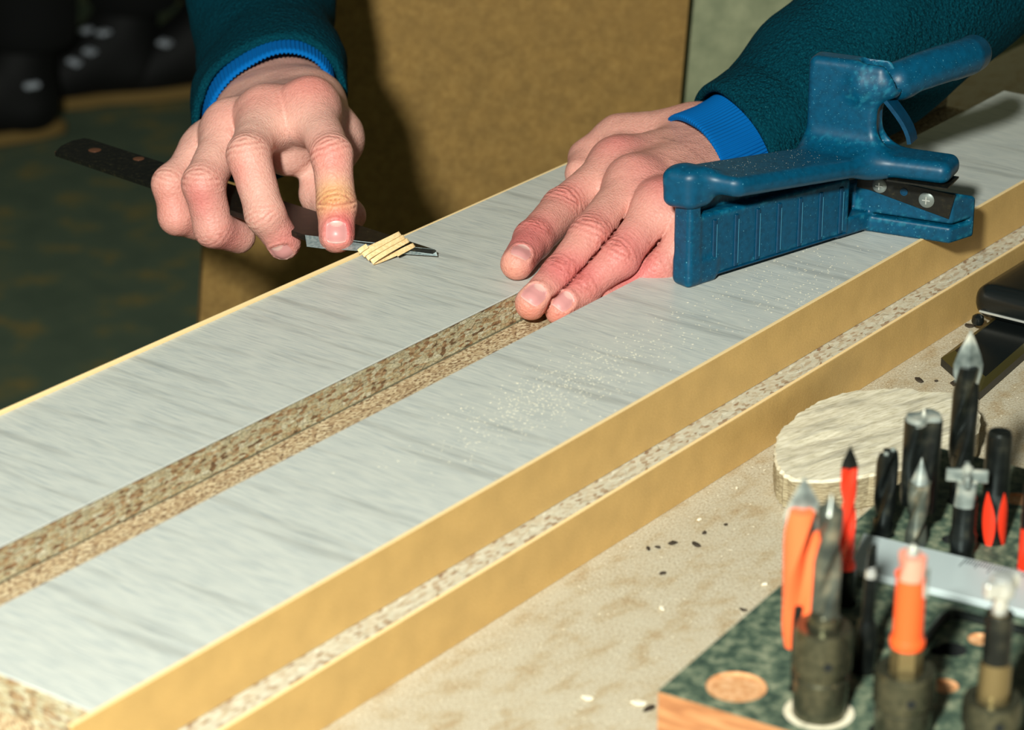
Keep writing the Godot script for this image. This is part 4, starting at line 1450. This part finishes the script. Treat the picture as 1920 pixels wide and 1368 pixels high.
	part("hub", lathe_mesh([[0.0, 57.0], [4.2, 57.0], [4.6, 60.0], [3.6, 63.5], [0.0, 64.5]], 24), M.chrome, o)
	collar_on(o, 19, 10.0)
	# last one at the edge of the picture
	o = bit("drill_bit", "red fluted bit at the block's right side beyond the ruler", at[12], Vector2(0.0, 0.0))
	part("flutes", twist_mesh(-14, 18, 4.0, 0.4, 0.4, 0.4), M.red, o)
	part("shank", lathe_mesh([[0.0, 17.0], [4.0, 17.0], [4.0, 34.0], [3.0, 35.5], [0.0, 35.5]]), M.drill_dark, o)

func ruler_and_key() -> void:
	var t := thing("steel_ruler", "pale steel ruler with fine black graduations, lying across the drill block among the bits", "ruler", P(-66, -3.9, 211))
	var o2 := Vector2(-66, 211)
	var s := Soup.new()
	var out := PackedVector2Array([Vector2(-50.5, 205), Vector2(-79.5, 215.2), Vector2(-58.4, 392), Vector2(-28.3, 392)])
	for i in 4: out[i] -= o2
	s.plate(out, 0.0, 3.0, 0.4)
	part("blade", s.done(), M.ruler, t)
	var g := Soup.new()
	var e := Vector3(0.118, 0, 0.993)
	var across := Vector3(-0.993, 0, 0.118)
	for k in 120:
		var l := 7.5 if k % 10 == 0 else (6.0 if k % 5 == 0 else 4.2)
		g.box(Vector3(15.5, 3.03, -6) + e * (42.0 + k * 1.1) + across * (0.9 + l * 0.5), Vector3(l, 0.08, 0.42), 0.01, Basis(across, Vector3.UP, across.cross(Vector3.UP)))
	var gr := part("graduation", g.done(), M.tick, t)
	gr.set_meta("kind", "stuff")
	var k := thing("hex_key", "thin dark L-shaped hexagon key lying against the ruler's near edge", "hex key", P(-90, -4, 262))
	var p := Soup.new()
	var o := Vector3(-90, -4, 262)
	var path := []
	for q in [[-116, 265.5], [-104, 263.4], [-92, 261.4], [-88.5, 261.4], [-86.3, 263], [-85.4, 266], [-84.6, 274], [-80, 310], [-77, 335]]:
		path.append(Vector3(q[0], -2.2, q[1]) - o)
	p.tube(path, [1.7, 1.7, 1.7, 1.7, 1.7, 1.7, 1.7, 1.7, 1.7], 6)
	part("rod", p.done(30.0), M.key_steel, k)

func chip_mesh(r: float, h: float, seed_: int) -> ArrayMesh:
	var g := RandomNumberGenerator.new()
	g.seed = seed_
	var poly := PackedVector2Array()
	var n := g.randi_range(6, 9)
	for k in n:
		var a := TAU * k / n
		var q := r * g.randf_range(0.55, 1.1)
		poly.push_back(Vector2(cos(a) * q * 1.5, sin(a) * q * 0.8))
	var s := Soup.new()
	s.plate(poly, 0.05, h, h * 0.35)
	return s.done(20.0)

func debris() -> void:
	var i := 0
	for q in [[-21.3, 99.4, 2.0], [-16.7, 108.1, 1.9], [-46.5, 111.2, 1.5], [-31.6, 94, 1.2], [-28, 96.5, 1.0], [-5.1, 104.5, 1.3], [-54, 154.7, 1.3], [6.7, 107.6, 0.9], [192.8, 97.3, 2.2], [196.6, 104.6, 0.9], [199, 112.6, 2.3], [268.3, 84.2, 2.6], [-141.3, 168.1, 2.2]]:
		var c := part(numbered("wood_chip"), chip_mesh(q[2], 1.1, 40 + i), M.bark_chip, self)
		c.position = P(q[0], -48.95, q[1])
		c.rotation.y = i * 1.3
		tag(c, "tiny dark chip of bark lying loose on the pale bench top", "chip", "dark chips scattered on the bench")
		i += 1
	i = 0
	for q in [[4, 96, 1.3], [-72, 128, 1.4], [-148.4, 145.2, 2.0], [-30, 150, 1.2], [40, 92, 0.9], [176, 106, 0.8], [-140, 163, 2.4], [228, 140, 1.0]]:
		var c := part(numbered("pale_chip"), chip_mesh(q[2], 1.0, 80 + i), M.pale_chip, self)
		c.position = P(q[0], -48.95, q[1])
		c.rotation.y = i * 0.9
		tag(c, "tiny pale wood crumb lying loose on the bench top", "chip", "pale crumbs scattered on the bench")
		i += 1
	# loose sawdust that nobody could count
	var mm := MultiMesh.new()
	mm.transform_format = MultiMesh.TRANSFORM_3D
	mm.mesh = chip_mesh(0.32, 0.14, 3)
	var g := RandomNumberGenerator.new()
	g.seed = 17
	var tf := []
	for k in 900:
		var x := g.randfn(-10.0, 42.0)
		var z := clampf(g.randfn(33.0, 11.0), -12.0, 64.0)
		tf.append(P(x, 0.02, z))
	for k in 260:
		tf.append(P(g.randfn(150.0, 40.0), 0.02, g.randf_range(20.0, 64.0)))
	for k in 700:
		tf.append(P(g.randf_range(-220.0, 280.0), -48.98, g.randf_range(84.0, 195.0)))
	# dust on the palm slab of the trimmer
	var tb := Basis(Vector3.UP, -atan2(0.2431, 0.97))
	for k in 150:
		var lx := g.randf_range(16.0, 108.0)
		var lz := g.randf_range(-10.0, 14.0)
		var v := tb * Vector3(lx, 0, lz)
		tf.append(P(120.6 + v.x, 55.85 - 0.095 * (lx - 15.0), 11.0 + v.z))
	mm.instance_count = tf.size()
	for k in tf.size():
		var sc := g.randf_range(0.5, 1.4) if k < tf.size() - 150 else g.randf_range(0.25, 0.55)
		mm.set_instance_transform(k, Transform3D(Basis(Vector3.UP, g.randf() * TAU).scaled(Vector3(sc, sc, sc)), tf[k]))
	var o := MultiMeshInstance3D.new()
	o.name = "sawdust"
	o.multimesh = mm
	o.material_override = M.pale_chip
	add_child(o)
	tag(o, "fine pale sawdust sprinkled over the front grey board and the bench", "sawdust", "", "stuff")

# ================= people far behind =================
class Boot extends Field:
	func d(p: Vector3) -> float:
		var q := FieldMath.cap(p, Vector3(30, 55, 0), Vector3(225, 38, 0), 42.0, 36.0)
		q = FieldMath.smin2(q, FieldMath.cap(p, Vector3(30, 60, 0), Vector3(25, 230, 0), 44.0, 50.0), 40.0)
		q = FieldMath.smin2(q, FieldMath.cap(p, Vector3(150, 50, 0), Vector3(60, 110, 0), 40.0, 42.0), 40.0)
		return FieldMath.smax2(q, 16.0 - p.y, 4.0)
class Trouser extends Field:
	func d(p: Vector3) -> float:
		return FieldMath.smax2(FieldMath.cap(p, Vector3(20, 190, 0), Vector3(0, 760, 0), 78.0, 92.0), 150.0 - p.y, 8.0)

func background_people() -> void:
	var boot := nets(Boot.new(), Vector3(-40, -6, -70), Vector3(280, 300, 70), 9.0)
	var leg := nets(Trouser.new(), Vector3(-110, 130, -110), Vector3(120, 860, 110), 14.0)
	var sole := Soup.new()
	var pl := PackedVector2Array()
	for k in 24:
		var a := TAU * k / 24.0
		pl.push_back(Vector2(120 + cos(a) * 150, sin(a) * (46 + 8 * cos(a))))
	sole.plate(pl, 1, 22, 3)
	var sm := sole.done()
	var tab := Soup.new()
	tab.box(Vector3.ZERO, Vector3(10, 26, 26), 4.0)
	var tm := tab.done()
	var who := [
		["person in dark trousers and black boots standing far behind, at the picture's left edge", [[Vector3(2.027, 0, -2.422), 2.55, [[0.03, 0.10, -0.045]]], [Vector3(1.84, 0, -2.50), 2.3, []]]],
		["person in dark trousers and glinting laced black boots, standing beside the first far behind", [[Vector3(2.277, 0, -2.437), 2.55, [[0.13, 0.082, -0.043], [0.105, 0.098, -0.047], [0.082, 0.128, -0.05], [0.108, 0.132, -0.04]]], [Vector3(2.398, 0, -2.351), 2.55, [[0.13, 0.10, -0.042]]]]]]
	for w in who:
		var t := thing("person", w[0], "person", w[1][0][0], 0.0, "people standing far behind")
		for b in w[1]:
			var l := part("trouser_leg", leg, M.trousers, t)
			l.position = b[0] - t.position
			l.rotation.y = b[1]
			var bo := part("boot", boot, M.boot, t)
			bo.position = l.position
			bo.rotation.y = b[1]
			part("sole", sm, M.boot_sole, bo, "tan boot sole")
			for e in b[2]:
				var ey := part("reflective_tab", tm, M.eyelet, bo, "bright reflective tab")
				ey.position = Vector3(e[0], e[1], e[2])
				ey.rotation = Vector3(0.0, 1.6 + e[0] * 7.0, 0.5 + e[1] * 9.0)
				ey.scale = Vector3.ONE * (0.75 + 4.0 * absf(e[0] - 0.1))
